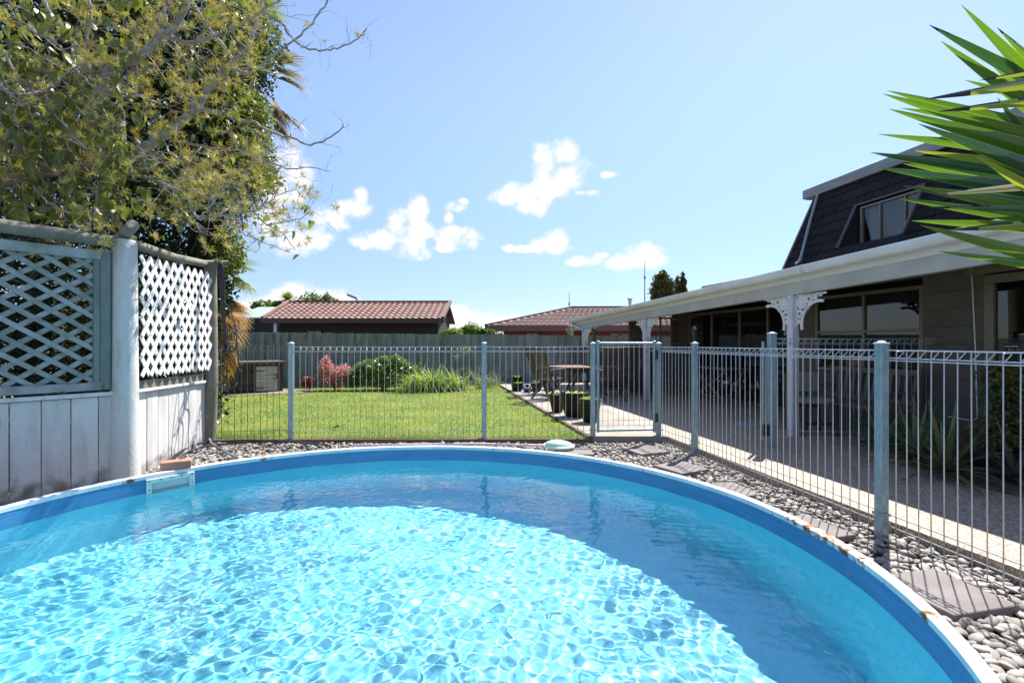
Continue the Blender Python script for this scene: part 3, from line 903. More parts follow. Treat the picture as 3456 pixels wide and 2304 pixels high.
# posts with fretwork brackets
def bracket(root, base, sgn, top, size=.30):
    """pierced scroll bracket: flat board with round holes made from rings, leaf lobes and a straight rail"""
    d = Vector((SL, 1, 0)).normalized()*sgn
    b = MB(); t = .018; nrm = Vector((1, .19, 0)).normalized()
    def P(u, v): return base + d*u + Vector((0, 0, top - v))
    # top and side rails
    b.obox(P(size*.62, .012), d, nrm, (0, 0, 1), size*.62, t/2, .012)
    b.obox(P(.012, size*.52), d, nrm, (0, 0, 1), .012, t/2, size*.5)
    def ring(u, v, r, w=.011, a0=0, a1=360, n=18):
        pts_ = []
        k = int(n*(a1-a0)/360)
        for i in range(k):
            a = rad(a0 + (a1-a0)*i/k); c = rad(a0 + (a1-a0)*(i+1)/k)
            q = [P(u+(r-w)*math.cos(a), v+(r-w)*math.sin(a)), P(u+(r+w)*math.cos(a), v+(r+w)*math.sin(a)), P(u+(r+w)*math.cos(c), v+(r+w)*math.sin(c)), P(u+(r-w)*math.cos(c), v+(r-w)*math.sin(c))]
            b.extrude([x - nrm*t/2 for x in q], nrm*t)
    ring(size*.25, size*.26, size*.155, size*.05)
    ring(size*.25, size*.26, size*.05, size*.045)
    ring(size*.56, size*.17, size*.10, size*.045)
    ring(size*.17, size*.61, size*.10, size*.045)
    ring(size*.80, size*.11, size*.06, size*.038)
    ring(size*.11, size*.86, size*.055, size*.034)
    ring(size*.42, size*.07, size*.04, size*.03)
    ring(size*.68, size*.07, size*.035, size*.03)
    ring(size*.95, size*.95, size*.70, size*.045, 165, 285, 40)
    ring(size*.45, size*.42, size*.07, size*.03, 0, 360, 12)
    ring(size*1.02, size*.07, size*.04, size*.02)
    b.build('bracket', mat('bracket_white', (.74, .73, .70), .5) if 'bracket_white' not in MC else MC['bracket_white'], root)
for (k, (Y, c)) in enumerate(((6.6, 4.935), (10.8, 4.935), (14.65, 4.935), (1.6, 4.935))):
    p = H(c, Y, 0); top = gz(Y)-.332
    b = MB(); nrm = Vector((1, .19, 0)).normalized(); d = Vector((SL, 1, 0)).normalized()
    b.obox((p.x, p.y, (top+PZ)/2), nrm, d, (0, 0, 1), .052, .052, (top-PZ)/2, .006)
    o = b.build('veranda_post', post_m, house)
    s_ = .40 if k < 2 else .36
    for sg in ((1, -1) if k != 2 else (-1,)):
        bracket(house, p + d*sg*.054, sg, top-.002, s_)
# downpipe at the far end
q = H(4.80, 15.55, 0)
b = MB(); b.tube([H(4.82, 15.6, gz(15.6)-.1), H(4.84, 15.5, gz(15.6)-.2), H(4.86, 15.1, gz(15.6)-.27), H(4.88, 14.78, gz(15)-.36), H(4.88, 14.72, gz(15)-.5), H(4.88, 14.72, .1)], .035, 10); b.build('downpipe', post_m, house, True)

# walls in long block courses
def wall_run(c, Y0, Y1, z0, z1, holes=(), course=.2, L_=.0):
    """courses of block between Y0 and Y1, with openings (Y0,Y1,z0,z1)"""
    z = z0
    while z < z1-.01:
        zt = min(z+course, z1)
        spans = [(Y0, Y1)]
        for (a, b_, h0, h1) in holes:
            if h0 < zt-.02 and h1 > z+.02:
                ns = []
                for (s, e_) in spans:
                    if a > s: ns.append((s, min(a, e_)))
                    if b_ < e_: ns.append((max(b_, s), e_))
                spans = [x for x in ns if x[1]-x[0] > .02]
        for (s, e_) in spans:
            b = MB(); p = H(c+.06, s, 0); q_ = H(c+.06, e_, 0)
            b.beam((p.x, p.y, (z+zt)/2), (q_.x, q_.y, (z+zt)/2), .12, zt-z-.003, bev=.0022)
            b.build('block_course', block_m, house)
        z = zt
    # mortar core behind the courses
    return
W2 = 6.05; WS = 6.5
win2 = (6.03, 7.66, .85, 1.95); door = (4.35, 5.37, PZ, 1.97)
wall_run(W2, 2.0, 7.96, PZ, 2.32, holes=(win2, door))
wall_run(WS, 8.0, 12.5, PZ, 2.2, holes=((8.6, 12.08, PZ, 1.95),))
# return wall between the two and wing facing the camera
b = MB(); b.beam(H(W2+.125, 7.9, 1.18), H(WS+.1, 7.9, 1.18), .11, 2.28); b.build('return_wall', block_m, house)
z = PZ
wx0, wx1, wy = 2.935, 4.22, 12.52
while z < 2.1:
    zt = min(z+.2, 2.1)
    segs_ = [(wx0, wx1)]
    if zt > 1.08 and z < 1.9: segs_ = [(wx0, 3.40), (4.0, wx1)]
    for (a, c_) in segs_:
        b = MB(); b.obox(((a+c_)/2, wy+.06, (z+zt)/2), (1, 0, 0), (0, 1, 0), (0, 0, 1), (c_-a)/2, .06, (zt-z)/2-.003, .004); b.build('block_course', block_m, house)
    z = zt
b = MB(); b.beam((wx0+.05, wy+.13, 1.07), (3.17, 13.5, 1.07), .1, 2.06); b.build('side_wall', block_m, house)
def window(name, P0, ux, w, h, mull, trans, fm=frame_m, fw=.045, dep=.05, root=house, parts=True):
    """frame in the plane of ux and z; P0 lower corner; mull, trans lists of positions"""
    ux = Vector(ux).normalized(); nrm = ux.cross(Vector((0, 0, 1)))
    b = MB()
    def bar(u0, u1, v0, v1, d=dep):
        b.obox(P0 + ux*(u0+u1)/2 + Vector((0, 0, (v0+v1)/2)), ux, nrm, (0, 0, 1), (u1-u0)/2, d/2, (v1-v0)/2, .004)
    bar(0, w, 0, fw); bar(0, w, h-fw, h); bar(0, fw, fw, h-fw); bar(w-fw, w, fw, h-fw)
    for u in mull: bar(u-fw*.4, u+fw*.4, fw, h-fw, dep*.9)
    us = [fw] + [u for u in mull for _ in (0, 1)] + [w-fw]
    for v in trans:
        for i in range(0, len(us), 2): bar(us[i]+(fw*.4 if i else 0), us[i+1]-(fw*.4 if i+2 < len(us) else 0), v-fw*.4, v+fw*.4, dep*.85)
    f = b.build(name, fm, root)
    vs_ = [fw] + [v for v in trans for _ in (0, 1)] + [h-fw]
    for i in range(0, len(us), 2):
        for j in range(0, len(vs_), 2):
            g_ = MB(); a0, a1, c0, c1 = us[i]-.004, us[i+1]+.004, vs_[j]-.004, vs_[j+1]+.004
            q = P0 + nrm*.002*((i+j) % 3) - nrm*.008
            g_.add([q+ux*a0+Vector((0, 0, c0)), q+ux*a1+Vector((0, 0, c0)), q+ux*a1+Vector((0, 0, c1)), q+ux*a0+Vector((0, 0, c1))], [(0, 1, 2, 3)])
            g_.build('pane', glass_m, f)
    return f
U = Vector((-SL, -1, 0)).normalized()       # towards the camera along the house
def Wp(c, Y, z): return H(c, Y, z)
ks = math.hypot(1, SL)
window('window', Wp(W2+.03, 7.66, .85), U, 1.63*ks, 1.10, [.82*ks], [.56])
window('window', Vector((3.40, wy+.05, 1.08)), (1, 0, 0), .60, .82, [.30], [])
# sliding doors
f = window('sliding_door', Wp(WS+.05, 12.08, PZ+.01), U, 3.48*ks, 1.90, [.92*ks, 1.88*ks, 2.7*ks], [], fw=.055)
# entry door on the right
f = window('door_frame', Wp(W2+.02, 5.37, PZ), U, 1.0*ks, 1.93, [], [], fw=.09)
d_ = MB(); d_.obox(Wp(W2+.06, 4.87, PZ+.5), U, Vector((1, .19, 0)).normalized(), (0, 0, 1), .42, .018, .42, .004); d_.build('door_panel', frame_m, house)
d_ = MB(); kn = Wp(W2-.03, 5.22, .97); d_.lathe([(.02, -.02), (.03, 0), (.02, .02), (.001, .025)], (kn.x, kn.y, kn.z), 12); d_.tube([kn, kn+Vector((.07, .01, 0))], .01, 8); d_.build('door_handle', mat('dark_metal', (.03, .03, .03), .3, metal=.8), house, True)
# hood board above the door and conduit
d_ = MB(); d_.beam(H(W2-.03, 5.5, 2.02), H(W2-.03, 4.2, 2.02), .05, .07); d_.build('door_hood', frame_m, house)
d_ = MB(); cx_ = W2-.012
d_.tube([H(cx_, 5.50, 2.3), H(cx_, 5.47, 1.9), H(cx_, 5.44, 1.2), H(cx_, 5.42, .45), H(cx_, 5.46, .41), H(cx_, 5.72, .42)], .007, 6); d_.build('conduit', white_m, house, True)
# dim room behind the glass
b = MB()
b.add([H(WS+.2, 8.0, PZ+.004), H(WS+3.4, 8.0, PZ+.004), H(WS+3.4, 12.45, PZ+.004), H(WS+.2, 12.45, PZ+.004)], [(0, 1, 2, 3)])
b.add([H(WS+3.4, 8.0, 0), H(WS+3.4, 12.45, 0), H(WS+3.4, 12.45, 2.3), H(WS+3.4, 8.0, 2.3)], [(0, 1, 2, 3)])
b.add([H(WS+.13, 12.45, 0), H(WS+3.4, 12.45, 0), H(WS+3.4, 12.45, 2.3), H(WS+.13, 12.45, 2.3)], [(0, 1, 2, 3)])
b.add([H(W2+.13, 7.84, 0), H(W2+3.4, 7.84, 0), H(W2+3.4, 7.84, 2.4), H(W2+.13, 7.84, 2.4)], [(0, 1, 2, 3)])
b.add([H(W2+2.4, 2.0, 0), H(W2+2.4, 7.8, 0), H(W2+2.4, 7.8, 2.4), H(W2+2.4, 2.0, 2.4)], [(0, 1, 2, 3)])
b.add([H(W2+.13, 2.0, 2.38), H(W2+3.4, 2.0, 2.38), H(WS+3.4, 12.45, 2.22), H(W2+.13, 12.45, 2.22)], [(0, 1, 2, 3)])
b.build('interior', dark_in, house)
# hem of a blind behind the top panes
b = MB(); p = H(W2+.12, 6.1, 1.8); q_ = H(W2+.12, 7.6, 1.8); b.beam((p.x, p.y, 1.84), (q_.x, q_.y, 1.84), .02, .16); b.build('blind', mat('blind', (.05, .05, .05), .8), house)

# mansard
MB0, MT0, ZB, ZT = 6.64, 7.24, 2.58, 3.93
def msurf(t, Y, lift=0.0):
    c = MB0 + (MT0-MB0)*t; z = ZB + (ZT-ZB)*t
    n_ = Vector((-(ZT-ZB), 0, (MT0-MB0))).normalized()
    return H(c, Y, z) + Vector((n_.x, .19*n_.x, n_.z))*lift
NR_, cw = 8, .36
rec = (1, 5, 3, 6)      # rows 1..4, cells 3..5 are the window recess
tile_meshes = []
def tile_shape(w, h, waves, amp, lip, n=10):
    """local: u along width, v up the slope, w out; lower edge lifted and given a lip"""
    vs, fs = [], []
    for j, v in enumerate((0.0, 1.0)):
        for i in range(n+1):
            u = i/n
            a = amp*(abs(math.sin(math.pi*waves*u))**.7)
            vs.append((u*w, v*h*1.03, a + (lip if j == 0 else .004)))
    for i in range(n): fs.append((i, i+1, n+1+i+1, n+1+i))
    b0 = len(vs)
    for i in range(n+1):
        u = i/n; a = amp*(abs(math.sin(math.pi*waves*u))**.7)
        vs.append((u*w, -.001, a + lip - .020))
    for i in range(n): fs.append((b0+i, b0+i+1, i+1, i))
    return vs, fs
tv, tf = tile_shape(cw*ks-.001, (Vector((MT0-MB0, 0, ZT-ZB)).length)/NR_, 3, .010, .016, 18)
tme = mesh('tile', tv, tf); tme.materials.append(tile_m)
slope_v = (msurf(1, 5)-msurf(0, 5)).normalized()
nrm_v = U.cross(slope_v).normalized()
Rm = Matrix((U, slope_v, nrm_v)).transposed()
if nrm_v.x > 0: pass
ymax = 9.09; ncell = 20
for r in range(NR_):
    for k in range(ncell):
        if rec[0] <= r < rec[1] and rec[2] <= k < rec[3]: continue
        p = msurf(r/NR_, ymax - k*cw, .004)
        o = link('roof_tile', tme, None, house, p - house.location)
        o.rotation_euler = Rm.to_euler()
# deck under the tiles
b = MB()
def quad(b, *P): b.add(P, [tuple(range(len(P)))])
y1, y0 = ymax - 3*cw, ymax - 6*cw
for (ta, tb, ya, yb) in ((0, 1, ymax, y1), (0, 1, y0, 1.9), (0, 1/NR_, y1, y0), (5/NR_, 1, y1, y0)):
    quad(b, msurf(ta, ya, -.01), msurf(ta, yb, -.01), msurf(tb, yb, -.01), msurf(tb, ya, -.01))
# recess
tb_, tt_ = 1/NR_, 5/NR_
CW = 7.02
for y in (y1, y0):
    quad(b, msurf(tb_, y), H(CW+.1, y, msurf(tb_, y).z), H(CW+.1, y, msurf(tt_, y).z), msurf(tt_, y))
quad(b, msurf(tb_, y1), msurf(tb_, y0), H(CW+.1, y0, msurf(tb_, y0).z), H(CW+.1, y1, msurf(tb_, y1).z))
quad(b, msurf(tt_, y1), H(CW+.1, y1, msurf(tt_, y1).z), H(CW+.1, y0, msurf(tt_, y0).z), msurf(tt_, y0))
# gable end and back
quad(b, msurf(0, ymax), msurf(1, ymax), H(12, ymax, ZT), H(12, ymax, 2.3))
quad(b, msurf(1, ymax), msurf(1, 1.9), H(12, 1.9, ZT), H(12, ymax, ZT))
b.build('mansard_deck', tile_m, house)
zb_, zt_ = msurf(tb_, 7).z, msurf(tt_, 7).z
window('window', H(CW, y1-.06, zb_+.03), U, (y1-y0-.12)*ks, zt_-zb_-.06, [.34, .74], [], fw=.035, fm=mat('bronze_frame', (.22, .19, .15), .4, metal=.2))
b = MB()
for i in range(14):
    pass
cur_m = mat('curtain', (.42, .40, .42), .8)
pts_ = []
b = MB(); vs = []; n = 24
for i in range(n+1):
    u = i/n; P_ = H(CW+.10+.012*math.sin(u*40), y1-.1-.22*u, 0)
    vs.append((P_.x, P_.y, zb_+.04)); vs.append((P_.x - .0, P_.y + (.10*u), zt_-.04))
b.add(vs, [(2*i, 2*i+2, 2*i+3, 2*i+1) for i in range(n)]); b.build('curtain', cur_m, house, True)
b = MB(); quad(b, H(CW+.2, y1+.0, zb_-.0), H(CW+.2, y0, zb_), H(CW+.2, y0, zt_), H(CW+.2, y1, zt_)); b.build('blind', mat('pale_blind', (.30, .27, .25), .9), house)
# light trim over the recess, corner flashings
b = MB(); b.beam(msurf(tt_, y1+.02, .03), msurf(tt_, y0-.02, .03), .03, .025); b.build('flashing', mat('flashing', (.11, .10, .10), .5), house)
for y in (y1, y0):
    b = MB(); b.beam(msurf(tb_, y, .03), msurf(tt_, y, .03), .03, .03); b.build('flashing', MC['flashing'], house)
b = MB(); b.beam(msurf(0, ymax, .01), msurf(1, ymax, .01), .05, .05); b.build('flashing', MC['flashing'], house)
# fascia along the top
b = MB(); along(b, [(MT0-.10, ZT-.03), (MT0-.10, ZT+.13), (MT0+.06, ZT+.135), (MT0+.06, ZT-.03)], 1.8, ymax+.22); b.build('roof_fascia', fasc_m, house)
b = MB(); b.beam(H(MT0-.02, ymax+.22, ZT+.045), H(12, ymax+.22, ZT+.045), .04, .16); b.build('roof_fascia', fasc_m, house)
# mansard end face tiles
b = MB(); b.tube([msurf(.985, ymax-.10, .07), msurf(.6, ymax-.22, .075), msurf(.04, ymax-.42, .075), msurf(0, ymax-.45, .10)+Vector((-.05, 0, -.02))], .024, 8); b.build('downpipe', mat('grey_pipe', (.33, .34, .38), .5), house, True)
# second recess further right, hidden behind the yucca: slatted shutter
b = MB(); 
p = at(3395, 640, 0); Yc = (MT0-.3)/(.98-SL)
b.beam(H(6.93, 5.86, 2.95), H(6.93, 5.86, 3.55), .04, .04); b.build('flashing', MC['flashing'], house)
# roof vent dome
rv = empty('roof_vent', tuple(H(7.7, 8.55, ZT)), 'small white domed vent on top of the mansard roof', 'roof vent')
b = MB(); c_ = H(7.7, 8.55, ZT); b.lathe([(.05, 0), (.05, .17), (.13, .17), (.14, .2), (.11, .26), (.05, .295), (.001, .3)], (c_.x, c_.y, c_.z), 16); b.build('cowl', white_m, rv, True)
# wall lamp on the end of the wing
wl = empty('wall_lamp', (3.02, 12.5, 1.75), 'black lantern on the block wall beside the second veranda post', 'lamp')
b = MB(); b.beam((3.02, 12.51, 1.72), (3.02, 12.36, 1.72), .05, .05); b.tube([(3.0, 12.38, 1.60), (3.0, 12.38, 1.78)], .02, 8); b.build('arm', black_m, wl)
b = MB(); b.lathe([(.03, -.05), (.06, 0), (.075, .06), (.05, .1), (.01, .12)], (3.0, 12.38, 1.80), 12); b.build('lamp_glass', mat('frosted', (.12, .13, .14), .2), wl, True)
# ================================================================== LATTICE SCREEN ON THE LEFT
wp_m = mat('peeling_white', (0.56, 0.55, 0.53), .85, col2=(0.36, 0.335, 0.30), scale=2.5, mixlo=.52, mixhi=.75, stretch=(3, 3, .8), bump=.7, bscale=26, bdist=.006, bstretch=(2, 2, 1.2), rnd=.07)
def dirt_low(nt, cs, src, p):
    n = nt.nodes.new; l = nt.links.new
    g = n('ShaderNodeNewGeometry'); sx = n('ShaderNodeSeparateXYZ'); l(g.outputs['Position'], sx.inputs[0])
    t = n('ShaderNodeTexNoise'); t.inputs['Scale'].default_value = 9; t.inputs['Detail'].default_value = 6; l(g.outputs['Position'], t.inputs['Vector'])
    a = n('ShaderNodeMath'); a.operation = 'MULTIPLY_ADD'; a.inputs[1].default_value = -.55; l(t.outputs['Fac'], a.inputs[0]); l(sx.outputs['Z'], a.inputs[2])
    mr = n('ShaderNodeMapRange'); mr.inputs['From Min'].default_value = -.17; mr.inputs['From Max'].default_value = -.40
    l(a.outputs[0], mr.inputs['Value'])
    mx = n('ShaderNodeMix'); mx.data_type = 'RGBA'; mx.inputs['B'].default_value = (.13, .10, .07, 1)
    l(mr.outputs[0], mx.inputs['Factor']); l(cs, mx.inputs['A'])
    return mx.outputs['Result']
board_m = mat('fence_board_paint', (0.72, 0.71, 0.69), .85, col2=(0.52, 0.50, 0.47), scale=3, mixlo=.45, mixhi=.75, stretch=(3, 3, .6), bump=.8, bscale=60, bdist=.008, bstretch=(1, 1, 7), rnd=.06, extra=dirt_low)
slat_m = mat('lattice_paint', (0.78, 0.76, 0.75), .8, col2=(0.62, 0.56, 0.52), scale=6, mixlo=.5, mixhi=.75, bump=.3, bscale=40, bdist=.003, rnd=.06)
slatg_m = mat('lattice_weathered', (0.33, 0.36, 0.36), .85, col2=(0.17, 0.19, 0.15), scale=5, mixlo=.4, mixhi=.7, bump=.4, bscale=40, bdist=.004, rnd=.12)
green_m = mat('green_timber', (0.12, 0.165, 0.15), .85, col2=(0.19, 0.23, 0.21), scale=5, stretch=(1, 1, .3), bump=.4, bscale=30, bdist=.004)
log_m = mat('grey_log', (0.24, 0.22, 0.18), .9, col2=(0.15, 0.15, 0.11), scale=5, stretch=(1, 1, 1), bump=.6, bscale=35, bdist=.006)

C0 = Vector((-3.66, 4.76, 0)); EPp = Vector((-3.76, 6.22, 0)); A1_ = Vector((-4.84, 3.12, 0))
d1 = (A1_-C0).normalized(); d2 = (EPp-C0).normalized()
n1 = Vector((-d1.y, d1.x, 0)); n1 = n1 if n1.dot(-C0) > 0 else -n1     # towards the pool
n2 = Vector((d2.y, -d2.x, 0)); n2 = n2 if n2.x > 0 else -n2
up = Vector((0, 0, 1))
post = empty('timber_post', (C0.x, C0.y, -.12), 'thick round timber post painted white at the corner of the lattice screen', 'post')
b = MB(); zs = [-.12, .3, .9, 1.5, 2.0, 2.215, 2.225]
b.lathe([(.125, -.12), (.115, .3), (.108, .9), (.103, 1.5), (.10, 2.0), (.098, 2.205), (.09, 2.222)], (C0.x, C0.y, 0), 20); b.build('shaft', wp_m, post, True)
ep = empty('timber_post', (EPp.x, EPp.y, -.1), 'unpainted round timber post at the far end of the lattice, with cables over it', 'post')
b = MB(); pts_ = [Vector((EPp.x + .055 - .02*i/5 + (-.06 if i == 0 else (-.02 if i == 1 else 0)), EPp.y, -.1 + 2.3*i/5)) for i in range(6)]
b.tube(pts_, [.082, .078, .075, .074, .072, .07], 14); b.build('shaft', log_m, ep, True)

def screen(root, p, d, nrm, L_, zr, zl0, zl1, front, back, slw, sp, ang, front_up, nb, depth=.0, skipframe=False, bm_=None):
    """boards below, lattice above; front slats tilt one way, back slats the other"""
    # boards
    w = L_/nb
    for i in range(nb):
        ww = w*(.94+.05*rr_.random()); c = p + d*(w*(i+.5)) + nrm*rr_.uniform(-.003, .003)
        b = MB(); b.obox(c + up*((zr-.04-.14)/2), d, nrm, up, ww/2, .011, (zr-.04+.14)/2, .003)
        b.build('board', board_m, root)
    def slat_set(sgn, off, m):
        H_ = zl1-zl0; t = math.tan(ang)
        k = -int(H_/t/sp)-2
        while k*sp < L_ + H_/t:
            # line: s = k*sp + sgn*(z)/t
            s0 = k*sp if sgn > 0 else k*sp
            cand = []
            # z range where s within 0..L_
            z0, z1 = 0.0, H_
            if sgn > 0:
                z0 = max(z0, (0-s0)*t); z1 = min(z1, (L_-s0)*t)
                f = lambda z: s0 + z/t
            else:
                z0 = max(z0, (s0-L_)*t); z1 = min(z1, (s0-0)*t)
                f = lambda z: s0 - z/t
            if z1 - z0 > .03:
                a = p + d*f(z0) + up*(zl0+z0) + nrm*off; q = p + d*f(z1) + up*(zl0+z1) + nrm*off
                b = MB(); b.beam(a, q, .009, slw, up=nrm.cross((q-a).normalized())); 
                b.build('slat', m, root)
            k += 1
    slat_set(1 if front_up else -1, depth+.0055, front); slat_set(-1 if front_up else 1, depth-.0055, back)
# section 1: shaded, in frame
s1 = empty('lattice_screen', (C0.x, C0.y, 0), 'weathered grey lattice in a green frame over white boards, left of the white post', 'fence', 'lattice screens beside the pool')
p1 = C0 + d1*.20
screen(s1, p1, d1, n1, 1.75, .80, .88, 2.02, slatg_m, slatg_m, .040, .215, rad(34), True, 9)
b = MB(); b.obox(C0+d1*.145+up*.31, d1, n1, up, .052, .011, .45, .003); b.build('board', board_m, s1)
b = MB(); b.beam(C0+d1*.1+up*.785+n1*.012, A1_+up*.785+n1*.012, .06, .035, bev=.003); b.build('rail', board_m, s1)
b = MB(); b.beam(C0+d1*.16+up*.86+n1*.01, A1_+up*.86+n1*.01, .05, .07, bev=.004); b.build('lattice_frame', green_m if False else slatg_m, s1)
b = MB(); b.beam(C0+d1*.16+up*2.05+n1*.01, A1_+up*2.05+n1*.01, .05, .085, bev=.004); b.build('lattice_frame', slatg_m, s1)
b = MB(); b.obox(C0+d1*.155+up*1.47+n1*.0, d1, n1, up, .038, .035, .645, .004); b.build('stile', green_m, s1)
b = MB(); b.obox(C0+d1*.217+up*1.45+n1*.008, d1, n1, up, .022, .022, .555, .003); b.build('stile', green_m, s1)
# section 2: sunlit, white
s2 = empty('lattice_screen', ((C0+d2*.7).x, (C0+d2*.7).y, 0), 'sunlit white diagonal lattice over pale painted boards, right of the white post', 'fence', 'lattice screens beside the pool')
p2 = C0 + d2*.10
screen(s2, p2+d2*.02, d2, n2, 1.27, .80, .93, 2.10, slat_m, slat_m, .044, .132, rad(56), True, 7, depth=.075)
b = MB(); b.beam(p2+up*.785+n2*.02, p2+d2*1.25+up*.785+n2*.02, .05, .03, bev=.003); b.build('rail', board_m, s2)
b = MB(); b.beam(p2+up*.84+n2*(-.005), p2+d2*1.22+up*.84-n2*.005, .06, .07, bev=.003); b.build('rail', log_m, s2)
# round rails on top
lg = empty('log_rail', (C0.x, C0.y, 2.28), 'weathered round rail lying over the shaded lattice left of the post', 'log', 'round rails on top of the lattice screens')
b = MB(); b.tube([A1_+up*2.19+n1*.02, C0.lerp(A1_, .5)+up*2.20+n1*.02, C0+d1*.12+up*2.19+n1*.01, C0+up*2.20-d1*.02], [.06, .058, .055, .05], 12); b.build('log', log_m, lg, True)
lg = empty('log_rail', (C0.x, C0.y, 2.26), 'round rail above the white lattice, its sawn end past the far post', 'log', 'round rails on top of the lattice screens')
b = MB(); b.tube([C0+d2*.10+up*2.21, C0+d2*.8+up*2.19, C0+d2*1.4+up*2.22, C0+d2*1.52+Vector((.22, .02, 0))+up*2.24], [.048, .047, .045, .045], 12); b.build('log', log_m, lg, True)
lg = empty('log_rail', (C0.x, C0.y, 2.3), 'short log stub with a pale sawn end, on top of the white post', 'log', 'round rails on top of the lattice screens')
b = MB(); b.tube([C0+Vector((-.16, .12, 2.235)), C0+Vector((.04, -.02, 2.30)), C0+Vector((.155, -.10, 2.345))], .052, 12); b.build('log', log_m, lg, True)
b = MB(); b.tube([EPp+Vector((-.25, .1, 2.17)), EPp+Vector((.30, .0, 2.22))], .05, 12)
# pale pipe beside the end post
pp = MB(); pp.tube([EPp+Vector((-.07, -.3, .78)), EPp+Vector((-.04, -.32, .45)), EPp+Vector((.02, -.33, .12)), EPp+Vector((.10, -.36, 0))], .02, 8)
o = pp.build('drain_pipe', mat('pale_pipe', (.45, .42, .46), .5), None, True); tag(o, 'thin pale pipe running down the end of the painted boards', 'pipe')

# cables
cab_m = mat('black_cable', (0.018, 0.02, 0.024), .45)
cabg_m = mat('grey_hose', (0.16, 0.15, 0.16), .5)
def curve3(P, n=8):
    """Catmull-Rom through P"""
    P = [Vector(p) for p in P]; out = []
    Q = [P[0]*2-P[1]] + P + [P[-1]*2-P[-2]]
    for i in range(1, len(Q)-2):
        for k in range(n):
            t = k/n
            out.append(.5*((2*Q[i]) + (-Q[i-1]+Q[i+1])*t + (2*Q[i-1]-5*Q[i]+4*Q[i+1]-Q[i+2])*t*t + (-Q[i-1]+3*Q[i]-3*Q[i+1]+Q[i+2])*t**3))
    out.append(P[-1]); return out
ch = empty('cable_hank', tuple(EPp+Vector((.08, 0, 2.2))), 'hank of black cables hung over the far timber post, ending in open loops', 'cable')
def atY(P, Y0=6.12): return [at(x, y, Y0+dy) for (x, y, dy) in P]
for k in range(5):
    j = k*3.5
    b = MB(); b.tube(curve3(atY([(722-j*.3, 930, .2), (726+j*.4, 882, .1), (735+j, 888, -.04), (742+j, 960, -.05), (748+j*.8, 1060, -.05), (755+j*.6, 1150, -.05), (758+j*.5, 1180, -.05)])), .0075, 6); b.build('cable', cab_m, ch, True)
for (P) in ([(748, 1000, -.06), (790, 1080, -.06), (800, 1170, -.08), (806, 1240, -.07), (790, 1295, -.05), (765, 1312, -.05), (745, 1290, -.05), (742, 1240, -.05), (757, 1185, -.06), (762, 1150, -.05)],
            [(762, 1150, -.06), (785, 1200, -.07), (800, 1250, -.08), (797, 1290, -.07), (775, 1310, -.06), (765, 1270, -.06), (768, 1215, -.05), (780, 1170, -.05)],
            [(740, 1150, -.08), (738, 1180, -.07), (760, 1190, -.08), (790, 1180, -.07), (795, 1162, -.07), (770, 1158, -.08), (745, 1165, -.08)],
            [(742, 1172, -.08), (745, 1200, -.07), (770, 1205, -.08), (788, 1198, -.07)],
            [(752, 1150, -.06), (740, 1170, -.05), (748, 1185, -.05), (775, 1180, -.06), (780, 1165, -.06)]):
    b = MB(); b.tube(curve3(atY(P)), .0065, 6); b.build('cable', cab_m, ch, True)
def hose(P, r, m, label, z=.02):
    b = MB(); b.tube(curve3([G(x, y, zz) for (x, y, zz) in P], 8), r, 8); o = b.build('hose', m, None, True); tag(o, label, 'hose', 'hoses on the pebbles'); return o
hose([(566, 1557, .0), (600, 1530, .03), (650, 1502, .06), (720, 1489, .06), (800, 1486, .04), (900, 1486, .03), (1000, 1489, .03), (1032, 1502, .03), (1045, 1523, .0)], .014, cab_m, 'thick black hose curving over the left pebbles and doubling back at the rim')
hose([(606, 1550, .0), (625, 1530, .03), (690, 1507, .04), (760, 1498, .04), (880, 1490, .05), (960, 1489, .05), (1050, 1497, .03), (1080, 1508, .0)], .012, cab_m, 'black hose running along the foot of the fence to beside the first steel post')
hose([(706, 1480, .1), (716, 1498, .05), (745, 1515, .02), (775, 1532, .02), (800, 1545, .0)], .014, cabg_m, 'grey hose running straight from the foot of the post down to the rim')
hose([(655, 1568, -.01), (645, 1553, .02), (655, 1540, .03), (690, 1522, .03), (700, 1535, .03), (712, 1560, -.01)], .012, cabg_m, 'short grey hose looped behind the brick')
hose([(960, 1488, .04), (1050, 1494, .03), (1110, 1503, .01), (1117, 1511, -.01)], .011, cab_m, 'thin black hose ending in the pebbles right of the first steel post')

# brick on the rim
bk = mat('brick_red', (0.38, 0.155, 0.10), .85, col2=(0.46, 0.20, 0.14), scale=20, bump=.4, bscale=80, bdist=.003)
c = G(566, 1590, RIMZ); c = Vector((-3.02, 4.53, RIMZ+.035))
ux = Vector((.86, .51, 0)).normalized(); 
b = MB(); b.obox((c.x, c.y, RIMZ+.037), ux, Vector((-ux.y, ux.x, 0)), up, .115, .055, .035, .004); o = b.build('brick', bk); tag(o, 'single terracotta brick lying on the pool rim above the skimmer', 'brick')
b = MB()

